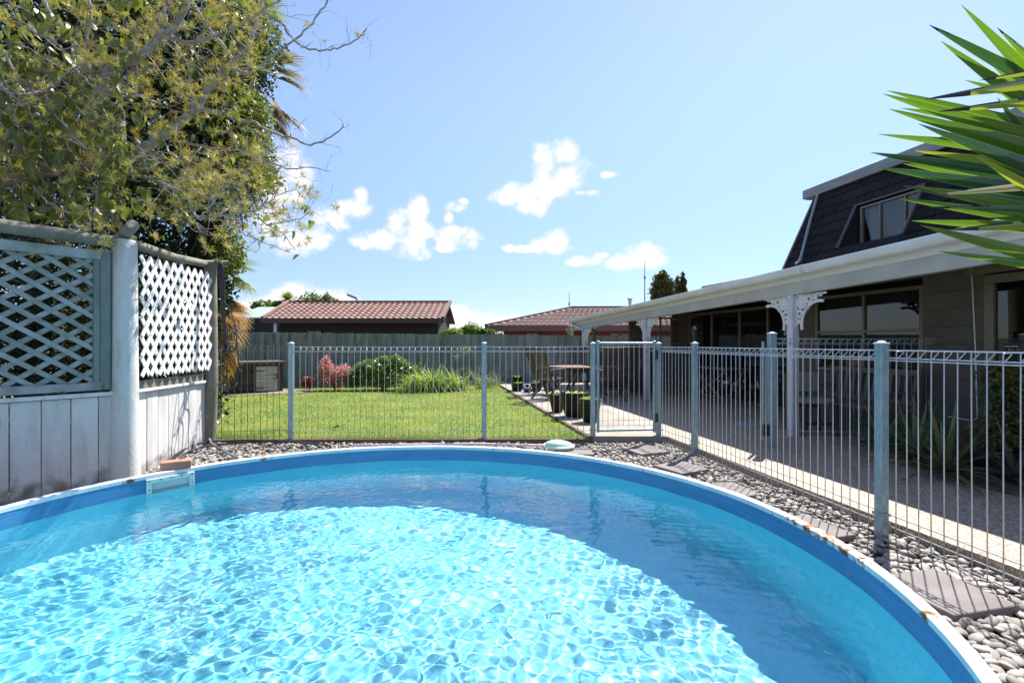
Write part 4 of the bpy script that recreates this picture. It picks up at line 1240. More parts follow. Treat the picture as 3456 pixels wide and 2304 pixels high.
# skimmer in the pool wall
As = 2*math.pi*(SKI+.5)/160
sd = Vector((math.sin(As), math.cos(As), 0)); st = Vector((math.cos(As), -math.sin(As), 0))
RW = (PR-.055)*math.cos(math.pi/160*3)
sk_m = mat('skimmer_white', (.72, .76, .72), .4); skg_m = mat('skimmer_green', (.50, .72, .60), .4)
sc_ = PC + sd*(RW-.012)
sk = empty('skimmer_plate', (sc_.x, sc_.y, 0), 'white skimmer opening with screws set in the pool wall below the brick', 'skimmer')
w2, z0, z1 = .185, -.13, .088; hw, h0, h1 = .145, -.085, .052
def sbox(b, u0, u1, v0, v1, dep, off=0): b.obox(sc_ + sd*off + st*(u0+u1)/2 + up*(v0+v1)/2, st, sd, up, (u1-u0)/2, dep/2, (v1-v0)/2, .002)
b = MB(); sbox(b, -w2, w2, h1, z1, .014); sbox(b, -w2, w2, z0, h0, .014); sbox(b, -w2, -hw, h0, h1, .014); sbox(b, hw, w2, h0, h1, .014); b.build('face_plate', sk_m, sk)
b = MB()
dp = .20
def sp_(u, v, t): return sc_ + sd*t + st*u + up*v
for q_ in ([(-hw, h0, .005), (-hw, h0, dp), (-hw, h1, dp), (-hw, h1, .005)], [(hw, h0, .005), (hw, h1, .005), (hw, h1, dp), (hw, h0, dp)], [(-hw, h0, .005), (hw, h0, .005), (hw, h0, dp), (-hw, h0, dp)], [(-hw, h1, .005), (-hw, h1, dp), (hw, h1, dp), (hw, h1, .005)], [(-hw, h0, dp), (hw, h0, dp), (hw, h1, dp), (-hw, h1, dp)]):
    b.add([sp_(*t) for t in q_], [(0, 1, 2, 3)])
b.build('throat', skg_m, sk)
b = MB(); b.add([sp_(-hw+.002, WZ, .01), sp_(hw-.002, WZ, .01), sp_(hw-.002, WZ, dp), sp_(-hw+.002, WZ, dp)], [(0, 1, 2, 3)]); b.build('water_inside', wm, sk)
for (u, v) in [(-.165, .07), (-.08, .072), (0, .073), (.08, .072), (.165, .07), (-.166, 0), (.166, 0), (-.166, -.06), (.166, -.06)]:
    b = MB(); q_ = sp_(u, v, -.008); b.tube([q_, q_ - sd*.004], .0075, 8); b.build('screw', mat('screw', (.25, .27, .3), .4, metal=.7) if 'screw' not in MC else MC['screw'], sk)

# pool leaf net
nt_ = empty('leaf_net', tuple(G(1885, 1505, .06)), 'pool leaf skimmer with pale turquoise mesh bag lying by the rim', 'pool net')
c = G(1886, 1503, .05)
b = MB(); ring_ = [c + Vector((.17*math.cos(t), .12*math.sin(t)-.02*math.cos(t), .0+.01*math.sin(t))) for t in [i*2*math.pi/20 for i in range(20)]]
b.tube(ring_, .016, 8, closed=True); b.build('frame', mat('net_white', (.72, .75, .74), .5), nt_, True)
b = MB(); vs = []; nn_ = 24
for j in range(6):
    f_ = j/5
    for i in range(nn_):
        t = i*2*math.pi/nn_; r_ = 1-f_**1.6*.95
        vs.append(c + Vector((.165*math.cos(t)*r_ - .03*f_, .115*math.sin(t)*r_, .008 + .055*(1-(1-f_)**2)*(1+.12*math.sin(5*t+3*j)))))
b.add(vs, [(j*nn_+i, j*nn_+(i+1) % nn_, (j+1)*nn_+(i+1) % nn_, (j+1)*nn_+i) for j in range(5) for i in range(nn_)])
b.build('net_bag', mat('net_bag', (.42, .72, .68), .6, trans=.3), nt_, True)
b = MB(); b.tube([c+Vector((-.16, 0, 0)), G(1600, 1497, .05), G(1190, 1503, .05)], .015, 8); b.build('pole', mat('pole_white', (.62, .56, .58), .5), nt_, True)

# garden lanterns: black poles behind the fence posts
for (tx, Y, lb) in ((2004, 6.85, 'black garden torch standing behind the gate latch post'), (2343, 6.15, 'black garden torch standing behind the corner fence post')):
    X = (tx-1728)/F*Y; zt = EYE + 57/F*Y
    r_ = empty('garden_torch', (X, Y, PZ), lb, 'torch', 'black garden torches')
    b = MB(); b.tube([(X, Y, PZ-.02), (X, Y, zt-.14)], .017, 10); b.build('pole', black_m, r_, True)
    b = MB(); b.lathe([(.016, -.16), (.024, -.15), (.026, -.08), (.030, -.075), (.032, -.03), (.022, -.02), (.014, -.004), (.001, 0)], (X, Y, zt), 12); b.build('head', black_m, r_, True)
# ================================================================== BACK FENCE AND WHAT STANDS ALONG IT
pal_m = mat('paling', (0.22, 0.27, 0.265), .85, col2=(0.15, 0.175, 0.165), scale=2.5, stretch=(3, 3, .5), bump=.4, bscale=25, bdist=.006, rnd=.16)
bf = empty('paling_fence', (0, 15.2, 0), 'tall grey green paling fence across the back of the lawn', 'fence')
FA = Vector((-10.5, 13.85, 0)); FB = Vector((6.0, 16.75, 0)); fd_ = (FB-FA).normalized(); fn = Vector((fd_.y, -fd_.x, 0))
L_ = (FB-FA).length; i = 0; s = 0.0
while s < L_:
    w = rr_.uniform(.125, .15) if i % 2 == 0 else rr_.uniform(.075, .11)
    t = s/L_; top = 1.585 - .12*t + rr_.uniform(-.008, .008)
    c = FA + fd_*(s+w/2) + fn*(.030 if i % 2 else 0.0) + fn*rr_.uniform(-.004, .004)
    b = MB(); b.obox(c + up*(top-.1)/2, fd_, fn, up, w/2+(.014 if i % 2 else 0), .009, (top+.1)/2); b.build('paling', pal_m, bf)
    s += w; i += 1
# more ground levels
hut = empty('brick_hut', (-6.7, 12.6, 0), 'low dark brick hut with a flat coping and a small white wooden door', 'hut')
hb_m = mat('dark_brick', (0.075, 0.058, 0.046), .9, col2=(0.05, 0.04, 0.033), scale=8, bump=.3, bscale=60, bdist=.004, rnd=.2)
mort = mat('mortar', (0.035, 0.03, 0.026), .95)
ha = G(958, 1318, 0.0); hb = G(700, 1376, 0.0)*1.0; hb = Vector((-7.6, 11.7, 0)); ha = Vector((-5.93, 13.05, 0))
hd = (hb-ha).normalized(); hn = Vector((-hd.y, hd.x, 0)); hn = hn if hn.y < 0 else -hn
HL = (hb-ha).length
b = MB(); b.obox(ha + hd*HL/2 - hn*.42 + up*.36, hd, hn, up, HL/2-.005, .36, .36); b.build('core', mort, hut)
dx0, dx1, dz0, dz1 = .14, .64, .04, .66
for r in range(9):
    z = .0 + r*.08; x = -(r % 2)*.12
    while x < HL:
        a, c_ = max(x, 0), min(x+.235, HL)
        if z+.07 > dz0-.02 and z < dz1+.02 and c_ > dx0-.05 and a < dx1+.05:
            if a < dx0-.05: c_ = dx0-.05
            elif c_ > dx1+.05: a = dx1+.05
            else: a = c_
        if c_-a > .03:
            b = MB(); b.obox(ha + hd*(a+c_)/2 - hn*.03 + up*(z+.036), hd, hn, up, (c_-a)/2-.005, .035, .036); b.build('brick', hb_m, hut)
        x += .24
b = MB(); b.obox(ha + hd*HL/2 - hn*.38 + up*.755, hd, hn, up, HL/2+.06, .46, .035, .005); b.build('coping', mat('coping', (.10, .08, .065), .8), hut)
dm = mat('hut_door_white', (.50, .49, .46), .8, col2=(.36, .35, .33), scale=4, stretch=(1, 1, 6), bump=.2)
for k in range(6):
    b = MB(); z = dz0 + (dz1-dz0)*k/6; b.obox(ha + hd*(dx0+dx1)/2 + hn*.012 + up*(z+.05), hd, hn, up, (dx1-dx0)/2, .01, (dz1-dz0)/12-.003); 
    if k == 0: dr = b.build('door', dm, hut)
    else: b.build('plank', dm, dr)
b = MB()
for (u0, u1, v0, v1) in ((dx0-.04, dx0, dz0-.03, dz1+.04), (dx1, dx1+.04, dz0-.03, dz1+.04), (dx0, dx1, dz1, dz1+.04)):
    b.obox(ha + hd*(u0+u1)/2 + hn*.01 + up*(v0+v1)/2, hd, hn, up, (u1-u0)/2, .02, (v1-v0)/2)
b.build('door_frame', MC['coping'], hut)
b = MB(); b.tube([ha + hd*(.20+.05*math.cos(t)) + hn*.03 + up*(.40+.07*math.sin(t)) for t in [rad(40+28*i) for i in range(11)]], .008, 6); b.build('ring_handle', black_m, dr, True)
for z in (.55, .13):
    b = MB(); b.obox(ha + hd*.55 + hn*.027 + up*z, hd, hn, up, .08, .004, .012); b.build('hinge', black_m, dr)
b = MB(); b.extrude([(-8.5, 10.9, -.02), (-5.1, 12.75, -.02), (-5.0, 13.3, -.02), (-6.5, 13.6, -.02), (-9, 12.5, -.02)], (0, 0, .035)); o = b.build('paved_pad', mat('pad', (.27, .20, .165), .9, col2=(.22, .165, .14), scale=3, world_co=True)); tag(o, kind='structure')

# ------------------------------------------------------------ foliage tools
def leaf_cloud(name, P, size, m, parent=None, asp=.55, droop=.35, normal_bias=None, kind=None, jitter=.35):
    """one mesh of folded leaf shapes (two triangles pairs) at points P (n,3)"""
    n = len(P); s = size*rng.uniform(1-jitter, 1+jitter, n)
    az = rng.uniform(0, 2*np.pi, n); el = rng.normal(-droop, .5, n); ro = rng.normal(0, .7, n)
    d = np.stack([np.cos(az)*np.cos(el), np.sin(az)*np.cos(el), np.sin(el)], 1)
    sd_ = np.stack([-np.sin(az), np.cos(az), np.zeros(n)], 1)
    nn = np.cross(d, sd_)
    sd_ = sd_*np.cos(ro)[:, None] + nn*np.sin(ro)[:, None]; nn = np.cross(d, sd_)
    s_ = s[:, None]
    A = P; B = P + d*s_*.45 + sd_*s_*asp*.5 + nn*s_*.06; C = P + d*s_; E_ = P + d*s_*.45 - sd_*s_*asp*.5 + nn*s_*.06
    V = np.stack([A, B, C, E_], 1).reshape(-1, 3)
    if parent is not None: V = V - np.array(parent.location)
    base = np.arange(n)*4
    T = (base[:, None, None] + np.array([(0, 1, 2), (0, 2, 3)])[None]).reshape(-1, 3)
    me = bigmesh(name, V, T); me.materials.append(m)
    o = link(name, me, None, parent)
    if kind: o['kind'] = kind
    return o
def blob_pts(n, centres, shell=.5, nz=.35, ns=1.6):
    """points in a union of ellipsoids (cx,cy,cz,rx,ry,rz), thrown towards the surface, with clumps"""
    C = np.array(centres, float); vol = C[:, 3]*C[:, 4]*C[:, 5]; idx = rng.choice(len(C), n, p=vol**.67/sum(vol**.67))
    u = rng.normal(size=(n, 3)); u /= np.linalg.norm(u, axis=1)[:, None]
    r = rng.uniform(0, 1, n)**shell
    k = np.array([mnoise.noise(Vector((a*2.2+i*3.1, b_*2.2, c_*2.2))) for i, (a, b_, c_) in zip(idx, u*ns)])
    r = r*(1 + nz*k)
    return C[idx, :3] + u*C[idx, 3:]*r[:, None]
leafA = mat('leaf_mid', (0.075, 0.13, 0.025), .45, col2=(0.12, 0.185, 0.035), scale=3, world_co=True, trans=.3)
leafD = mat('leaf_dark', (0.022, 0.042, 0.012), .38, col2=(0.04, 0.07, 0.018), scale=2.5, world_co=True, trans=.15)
leafY = mat('leaf_lime', (0.20, 0.27, 0.045), .5, col2=(0.14, 0.21, 0.03), scale=3, world_co=True, trans=.35)
leafC = mat('leaf_conifer', (0.075, 0.10, 0.018), .6, col2=(0.20, 0.17, 0.035), scale=1.2, world_co=True, mixlo=.45, mixhi=.65)
leafG = mat('leaf_grey', (0.20, 0.25, 0.17), .6, trans=.2)
flower_m = mat('flower_pink', (0.72, 0.09, 0.20), .6, rnd=.3, trans=.3); 
flowerp_m = mat('flower_pale', (0.66, 0.40, 0.40), .6, trans=.3)
stem_m = mat('stem', (0.11, 0.085, 0.06), .85)
bark_m = mat('bark_grey', (0.40, 0.37, 0.35), .85, col2=(0.25, 0.225, 0.205), scale=14, bump=.5, bscale=50, bdist=.006)
def stems(root, c, n, h, r, rad_=.012):
    b = MB()
    for i in range(n):
        a = rr_.uniform(0, 6.28); t = rr_.uniform(.3, 1)
        b.tube([Vector(c), Vector(c)+Vector((r*t*.4*math.cos(a), r*t*.4*math.sin(a), h*.5)), Vector(c)+Vector((r*t*math.cos(a), r*t*math.sin(a), h*rr_.uniform(.8, 1)))], [rad_, rad_*.7, rad_*.3], 5)
    return b.build('stem', stem_m, root, True)
# pink flowering shrub
s = empty('flowering_shrub', tuple(at(1130, 1300, 13.3)), 'bushy shrub covered in pink flowers against the back fence', 'shrub')
c = s.location; Yp = 13.3; k = Yp/F
stems(s, (c.x, c.y, 0), 9, .55, .25)
bl = [(at(1100, 1240, Yp).x, Yp, at(1, 1245, Yp).z, .20, .25, .26), (at(1150, 1250, Yp).x, Yp+.05, at(1, 1262, Yp).z, .24, .28, .24), (at(1165, 1265, Yp).x, Yp, at(1, 1262, Yp).z, .16, .2, .20), (at(1125, 1275, Yp).x, Yp, .28, .30, .28, .2), (at(1102, 1220, Yp).x, Yp, at(1, 1218, Yp).z, .10, .1, .13)]
leaf_cloud('foliage', blob_pts(3800, bl, .5, .6, 2.2), .036, leafG, s, kind='stuff')
leaf_cloud('blossom', blob_pts(2300, bl, .25, .6, 2.2), .036, flower_m, s, asp=.9, kind='stuff')
leaf_cloud('pale_blossom', blob_pts(2000, bl, .25, .6, 2.2), .034, flowerp_m, s, asp=.9, kind='stuff')
# red flowers
s = empty('red_flowers', tuple(at(1037, 1300, 13.2)), 'low clump of red flowers left of the pink shrub', 'flowers')
bl = [(at(1037, 1, 13.2).x, 13.2, .22, .17, .15, .16)]
leaf_cloud('foliage', blob_pts(600, bl, .5), .04, leafD, s, kind='stuff'); leaf_cloud('blossom', blob_pts(260, bl, .2), .045, mat('flower_red', (.5, .02, .03), .6), s, asp=.9, kind='stuff')
# dark green shrub
s = empty('green_shrub', tuple(at(1285, 1305, 13.4)), 'broad dark green shrub with lit leaf tops, between pink shrub and lilies', 'shrub')
Yp = 13.5; X = lambda t: at(t, 1, Yp).x; Zf = lambda t: at(1, t, Yp).z
stems(s, (X(1290), Yp, 0), 10, .7, .4)
bl = [(X(1205), Yp-.1, Zf(1262), .22, .25, .22), (X(1385), Yp+.1, Zf(1262), .30, .3, .26), (X(1225), Yp, Zf(1238), .16, .2, .14), (X(1335), Yp, Zf(1208), .10, .2, .10), (X(1290), Yp, Zf(1250), .38, .4, .26), (X(1250), Yp-.1, Zf(1255), .3, .3, .24), (X(1340), Yp, Zf(1240), .28, .3, .25), (X(1215), Yp-.1, Zf(1275), .20, .25, .16), (X(1310), Yp-.2, .3, .5, .3, .25), (X(1295), Yp, Zf(1212), .20, .2, .10), (X(1350), Yp, Zf(1222), .16, .2, .10), (X(1245), Yp, Zf(1225), .14, .2, .09), (X(1375), Yp, Zf(1240), .12, .2, .12), (X(1200), Yp-.2, Zf(1292), .14, .2, .10)]
leaf_cloud('foliage', blob_pts(8500, bl, .35, .8, 2.6), .085, mat('shrub_leaf', (0.10, 0.17, 0.035), .3, col2=(0.19, 0.27, 0.06), scale=5, world_co=True, trans=.25), s, asp=.4, droop=.1, kind='stuff')
# day lilies
lily_m = mat('lily_blade', (0.22, 0.31, 0.05), .45, col2=(0.33, 0.40, 0.10), scale=6, world_co=True, trans=.4)
def clump(tx, Y, n, h, r, label, m=lily_m, ty=None, w=.030, lean=(.5, 1.75), z0=0.0, cat='lily', name='day_lily', group=None):
    c = Vector((at(tx, 1, Y).x, Y, z0))
    P = np.stack([rng.normal(c.x, r, n), rng.normal(c.y, r*.6, n), np.full(n, z0)], 1)
    o = blades(name, P, h*rng.uniform(.55, 1.1, n), rng.uniform(.7, 1.3, n)*w, rng.uniform(*lean, n), m, seg=4, curl=.9)
    tag(o, label, cat, group); return o
clump(1395, 12.9, 200, .80, .12, 'wide arching lily clump directly right of the dark shrub', group='strap-leaved clumps along the back fence')
clump(1450, 13.1, 210, .88, .12, 'middle lily clump with the longest pale arching leaves', group='strap-leaved clumps along the back fence')
clump(1525, 13.2, 220, .76, .15, 'right-hand lily clump nearest the second steel post', group='strap-leaved clumps along the back fence')
clump(1630, 13.8, 80, .85, .10, 'sparse tuft of long grass leaves behind the second steel post', m=mat('tuft', (.24, .27, .10), .5, trans=.35), w=.011, cat='grass tuft', name='grass_tuft', group='strap-leaved clumps along the back fence')
clump(1662, 14.2, 60, .8, .12, 'thin dry grass tuft leaning right of the second steel post', m=MC['tuft'], w=.010, cat='grass tuft', name='grass_tuft', group='strap-leaved clumps along the back fence')
# tall stalk plant
s = empty('tall_stalk_plant', tuple(at(1568, 1310, 13.9)), 'thin tall stalk with small yellow green leaves in front of the back fence', 'plant')
c = at(1570, 1, 13.9); b = MB(); b.tube([(c.x, 13.9, 0), (c.x+.03, 13.9, .6), (c.x-.02, 13.9, 1.2)], [.012, .008, .004], 5); b.build('stem', stem_m, s, True)
leaf_cloud('foliage', blob_pts(150, [(c.x-.05, 13.9, 1.05, .12, .1, .16), (c.x-.22, 13.9, .88, .1, .1, .06), (c.x+.08, 13.9, 1.08, .08, .08, .1), (c.x-.02, 13.9, .58, .05, .05, .05)], .5), .07, mat('leaf_olive', (.22, .20, .05), .5, trans=.3), s, kind='stuff')
b = MB(); b.tube([(c.x, 13.9, .5), (c.x-.1, 13.9, .75), (c.x-.22, 13.9, .9)], [.006, .005, .003], 5); b.build('stem', stem_m, s, True)
# white moth / sapling in front of red house
s = empty('sapling', tuple(at(1923, 1135, 16.9)), 'thin sapling poking above the fence in front of the red brick house', 'sapling')
c = at(1923, 1, 16.95); b = MB(); b.tube([(c.x, c.y, 0), (c.x, c.y, 1.85)], [.015, .004], 5); b.build('stem', stem_m, s, True)
leaf_cloud('foliage', blob_pts(160, [(c.x, c.y, 1.6, .14, .12, .28), (c.x, c.y, 1.8, .05, .05, .1)], .5), .07, leafG, s, kind='stuff')

# ------------------------------------------------------------ neighbouring houses
rt_m = mat('brown_tile', (0.33, 0.19, 0.15), .7, col2=(0.25, 0.14, 0.11), scale=1.5, rnd=.08, bump=.2, bscale=60)
rtd_m = mat('tile_edge', (0.14, 0.075, 0.06), .7)
dkwall = mat('dark_stained_wall', (0.030, 0.019, 0.017), .8, col2=(0.022, 0.015, 0.014), scale=2, stretch=(12, 12, 1))
def wave_tile(w, h, amp=.035, lip=.05, n=8, vh=1.04):
    vs, fs = [], []
    for j, v in enumerate((0.0, 1.0)):
        for i in range(n+1):
            u = i/n; vs.append((u*w, v*h*vh, amp*(.5-.5*math.cos(2*math.pi*u)) + (lip if j == 0 else 0)))
    for i in range(n): fs.append((i, i+1, n+2+i, n+1+i))
    b0 = len(vs)
    for i in range(n+1):
        u = i/n; vs.append((u*w, .0, amp*(.5-.5*math.cos(2*math.pi*u)) + lip - .06 - .0*amp))
    for i in range(n): fs.append((b0+i, b0+i+1, i+1, i))
    return vs, fs
bh = empty('brown_roofed_house', (-7, 24, 0), 'low dark house behind the fence with a brown tiled gable roof', 'house')
ex0, ex1, ey, ez, ry, rz_ = -10.85, -3.05, 22.0, 2.30, 24.6, 3.22
cols, rows_ = 28, 8
sl_ = Vector((0, ry-ey, rz_-ez)); SLn = sl_.length; su = sl_.normalized(); sn = Vector((1, 0, 0)).cross(su)
v_, f_ = wave_tile((ex1-ex0)/cols, SLn/rows_)
me = mesh('roof_tile', v_, f_, True); me.set_sharp_from_angle(angle=rad(40)); me.materials.append(rt_m)
Rr = Matrix((Vector((1, 0, 0)), su, sn)).transposed().to_euler()
for r in range(rows_):
    for k in range(cols):
        p = Vector((ex0 + (ex1-ex0)*k/cols, ey, ez)) + su*SLn*r/rows_
        o = link('roof_tile', me, None, bh, p - bh.location); o.rotation_euler = Rr
b = MB()
b.add([(ex0, ey, ez-.03), (ex1, ey, ez-.03), (ex1, ry, rz_-.03), (ex0, ry, rz_-.03), (ex1, 2*ry-ey, ez-.03), (ex0, 2*ry-ey, ez-.03)], [(0, 1, 2, 3), (3, 2, 4, 5)]); b.build('roof_deck', rtd_m, bh)
b = MB(); b.beam((ex0, ry, rz_+.05), (ex1, ry, rz_+.05), .22, .10); b.build('ridge', rtd_m, bh)
for x in (ex0-.04, ex1+.04):
    b = MB(); b.beam((x, ey-.05, ez+.05), (x, ry, rz_+.07), .12, .14); b.build('verge', rt_m if x < -5 else rtd_m, bh)
b = MB(); b.box((ex0-.1, ey-.12, ez-.17), (ex1+.1, ey-.02, ez+.0)); b.build('gutter', mat('brown_gutter', (.05, .032, .028), .5), bh)
b = MB(); b.box((ex0+.5, ey+.5, -.1), (ex1-.25, ey+4.6, ez-.02)); b.build('wall', dkwall, bh)
b = MB(); b.add([(ex0+.5, ey+.5, ez-.03), (ex0+.5, ry, rz_-.05), (ex0+.5, ey+4.6, ez-.03)], [(0, 1, 2)]); b.add([(ex1-.25, ey+.5, ez-.03), (ex1-.25, ry, rz_-.05), (ex1-.25, ey+4.6, ez-.03)], [(0, 1, 2)]); b.build('gable', dkwall, bh)
X0 = at(925, 1, ey+.1).x; b = MB(); b.box((X0, ey+.05, -.1), (X0+.13, ey+.15, ez-.17)); b.build('downpipe', mat('pale_pipe2', (.5, .55, .6), .5), bh)
X0, X1 = at(1036, 1, 22.5).x, at(1086, 1, 22.5).x
window('window', Vector((X0, ey+.47, 1.2)), (1, 0, 0), X1-X0, .62, [.33], [], root=bh, fm=dkwall, fw=.03)
b = MB(); b.add([(X0+(X1-X0)*i/16, ey+.488+(.006 if i % 2 else 0), z) for i in range(17) for z in (1.2, 1.82)], [(2*i, 2*i+2, 2*i+3, 2*i+1) for i in range(16)]); b.build('curtain', mat('blue_curtain', (.09, .09, .17), .8), bh)

rh = empty('red_brick_house', (4, 28, 0), 'red brick house behind the fence with a brown hipped tile roof', 'house')
rbk = mat('red_brick_wall', (0.30, 0.07, 0.045), .85, col2=(0.24, 0.055, 0.04), scale=5)
def brickex(nt, cs, src, p):
    n = nt.nodes.new; g = n('ShaderNodeNewGeometry'); mpn = n('ShaderNodeMapping'); mpn.inputs['Rotation'].default_value = (rad(90), 0, 0)
    bt = n('ShaderNodeTexBrick'); bt.inputs['Scale'].default_value = 1; bt.inputs['Brick Width'].default_value = .24; bt.inputs['Row Height'].default_value = .086; bt.inputs['Mortar Size'].default_value = .01
    bt.inputs['Color1'].default_value = (.32, .07, .045, 1); bt.inputs['Color2'].default_value = (.22, .05, .035, 1); bt.inputs['Mortar'].default_value = (.25, .16, .13, 1)
    nt.links.new(g.outputs['Position'], mpn.inputs[0]); nt.links.new(mpn.outputs[0], bt.inputs['Vector']); return bt.outputs['Color']
rbk = mat('red_brick_wall2', (0.30, 0.07, 0.045), .85, extra=brickex)
ex0, ex1, ey, ez = -1.35, 13.0, 26.0, 2.14
ap = Vector((3.75, 31.0, 3.42)); ap2 = Vector((9.5, 31.0, 3.42))
e0, e1 = Vector((ex0, ey, ez)), Vector((ex1, ey, ez)); eb0, eb1 = Vector((ex0, 36, ez)), Vector((ex1, 36, ez))
b = MB(); dn = Vector((0, 0, .05))
quad(b, e0-dn, e1-dn, ap2-dn, ap-dn); quad(b, e0-dn, ap-dn, eb0-dn); quad(b, e1-dn, eb1-dn, ap2-dn); quad(b, eb0-dn, ap-dn, ap2-dn, eb1-dn); b.build('roof_deck', rtd_m, rh)
sl_ = Vector((0, ap.y-ey, ap.z-ez)); SLn = sl_.length; su = sl_.normalized(); sn = Vector((1, 0, 0)).cross(su); rows_ = 13; tw = .30
v_, f_ = wave_tile(tw, SLn/rows_, amp=.03, lip=.05, n=4); v_ = np.array(v_); f_ = np.array(f_)
Mx = np.array(Matrix((Vector((1, 0, 0)), su, sn)).transposed())
Vs, Fs, off = [], [], 0
for r in range(rows_):
    t = (r+.5)/rows_; xa = ex0 + (ap.x-ex0)*t; xb = min(ex1 - (ex1-ap2.x)*t, 9.5)
    x = xa
    while x < xb:
        Vs.append(v_ @ Mx.T + np.array(Vector((x, ey, ez)) + su*SLn*r/rows_)); Fs.append(f_+off); off += len(v_); x += tw
me = bigmesh('roof_tiles', np.concatenate(Vs), np.concatenate(Fs)); me.materials.append(rt_m); o = link('roof_tiles', me, None, rh, -rh.location); o['kind'] = 'stuff'
for (a, c_) in ((e0, ap), (ap, ap2)):
    b = MB(); b.beam(a+Vector((0, 0, .06)), c_+Vector((0, 0, .08)), .22, .08); b.build('ridge', rtd_m, rh)
b = MB(); b.box((ex0-.05, ey-.1, ez-.26), (ex1, ey-.01, ez+.02)); b.build('gutter', mat('red_gutter', (.17, .085, .07), .5), rh)
b = MB(); b.box((ex0-.05, ey, ez-.26), (ex0+.03, 36, ez+.02)); b.build('gutter', MC['red_gutter'], rh)
b = MB(); b.box((ex0+.9, ey+.8, -.1), (ex1-.6, 35, ez-.03)); b.build('wall', rbk, rh)
b = MB(); b.add([(ex0+.03, ey, ez-.22), (ex1, ey, ez-.22), (ex1, ey+.8, ez-.22), (ex0+.03, ey+.8, ez-.22)], [(0, 1, 2, 3)]); b.build('soffit', mat('soffit', (.35, .3, .24), .7), rh)
for (t0, t1) in ((1776, 1815), (2058, 2092), (2095, 2125)):
    X0, X1 = at(t0, 1, ey+.8).x, at(t1, 1, ey+.8).x
    window('window', Vector((X0, ey+.77, .95)), (1, 0, 0), X1-X0, .85, [], [], root=rh, fm=MC['bronze_frame'], fw=.05)
    b = MB(); b.box((X0, ey+.79, .95), (X1, ey+.798, 1.80)); b.build('dark_backing', dark_in, rh)  # near-black sheet standing in for the unlit room behind the panes
b = MB(); p = at(2127, 1, 31.0); b.lathe([(.09, 0), (.09, .42), (.12, .42), (.12, .50), (.09, .52), (.09, .58), (.15, .60), (.15, .72), (.10, .74), (.001, .75)], (at(2126, 1, 31).x, 31.0, 3.30), 12); b.build('flue', mat('steel', (.5, .52, .55), .3, metal=.8), rh, True)
for (tx, ty0, ty1, Y, r_) in ((1921, 987, 1045, 31.0, .02), (2176, 880, 1010, 31.0, .024)):
    lo = at(tx, ty1+20, Y); hi = at(tx, ty0, Y)
    b = MB(); b.tube([lo, lo.lerp(hi, .45), hi], [r_*1.6, r_*1.3, r_*.7], 6); md = lo.lerp(hi, .5 if tx < 2000 else .62); b.tube([md-Vector((0, 0, .1)), md+Vector((0, 0, .1))], r_*2.4, 6)
    o = b.build('aerial', mat('aerial', (.2, .22, .25), .4, metal=.5) if 'aerial' not in MC else MC['aerial'], rh, True)
# pale green roof beyond the palm
gh = empty('green_roofed_house', (-11.5, 24, 0), 'pale green ribbed roof just visible between the palm and the brown roof', 'house')
b = MB(); X0, X1 = at(790, 1, 26).x, at(893, 1, 26).x
for i in range(14):
    x = X0 + (X1-X0)*i/14; b.extrude([(x, 26, 2.55), (x+(X1-X0)/14-.02, 26, 2.55), (x+(X1-X0)/14-.02, 28.5, 3.25), (x, 28.5, 3.25)], (0, 0, .05))
b.build('roof', mat('pale_green_metal', (.36, .48, .42), .5), gh)
b = MB(); b.box((X0-1, 26.3, 0), (X1+1.2, 29, 2.56)); b.build('wall', dkwall, gh)
# street lamp over the brown roof
sl2 = empty('street_lamp', (at(1204, 1, 40).x, 40, 0), 'street lamp head on a short visible pole over the brown roof', 'street lamp')
X0 = at(1203, 1, 40).x; zt = at(1, 1012, 40).z
b = MB(); b.tube([(X0, 40, 0), (X0, 40, zt)], .09, 8); b.build('pole', MC['steel'], sl2, True)
b = MB(); h_ = Vector((X0-.35, 40, zt+.28)); b.tube([(X0+.1, 40, zt+.02), (X0-.15, 40, zt+.18)], .05, 6); b.obox(h_, Vector((.9, 0, -.35)).normalized(), Vector((0, 1, 0)), Vector((.35, 0, .9)).normalized(), .38, .2, .09, .04); b.build('lamp_head', MC['aerial'], sl2)
sl3 = empty('street_lamp', (at(1617, 1, 60).x, 60, 0), 'tiny far street lamp above the bright green bushes', 'street lamp')
X0 = at(1618, 1, 60).x; b = MB(); zt = at(1, 1092, 60).z; b.tube([(X0, 60, 0), (X0, 60, zt-.5), (X0-.3, 60, zt), (X0-1.3, 60, zt+.2)], .06, 6); b.build('pole', MC['steel'], sl3, True)

# ------------------------------------------------------------ trees beyond the fence
def bush(name, label, cat, Y, ells, n, size, m, group=None, trunk=None, asp=.6, shell=.4, hull=False):
    """ells in photograph px: (tx, ty, rx, ry)"""
    k = Y/F
    C = [(at(x, 1, Y).x, Y + rr_.uniform(-.2, .2)*rx*k, at(1, y, Y).z, rx*k, max(rx, ry)*k*.9, ry*k) for (x, y, rx, ry) in ells]
    s = empty(name, (C[0][0], Y, 0), label, cat, group)
    b = MB(); zt = max(c[2] for c in C)
    b.tube([(C[0][0], Y, -.1), (C[0][0]+.1, Y, zt*.5), (C[0][0], Y, zt)], [.16*k*60*.6, .1*k*60*.6, .02], 7)
    for c in C[1:]:
        b.tube([(C[0][0]+.05, Y, zt*.45), ((C[0][0]+c[0])/2, Y, (zt*.5+c[2])/2), (c[0], c[1], c[2])], [.07*k*60*.6, .045*k*60*.6, .01], 5)
    b.build('trunk', bark_m, s, True)
    leaf_cloud('crown', blob_pts(n, C, shell), size, m, s, asp=asp, kind='stuff')
    return s
bush('bright_bush', 'bright green bush right above the fence, beside the brown roof', 'bush', 21, [(1530, 1125, 32, 18), (1505, 1130, 20, 14)], 1800, .12, leafY, 'bushes between the two neighbouring roofs')
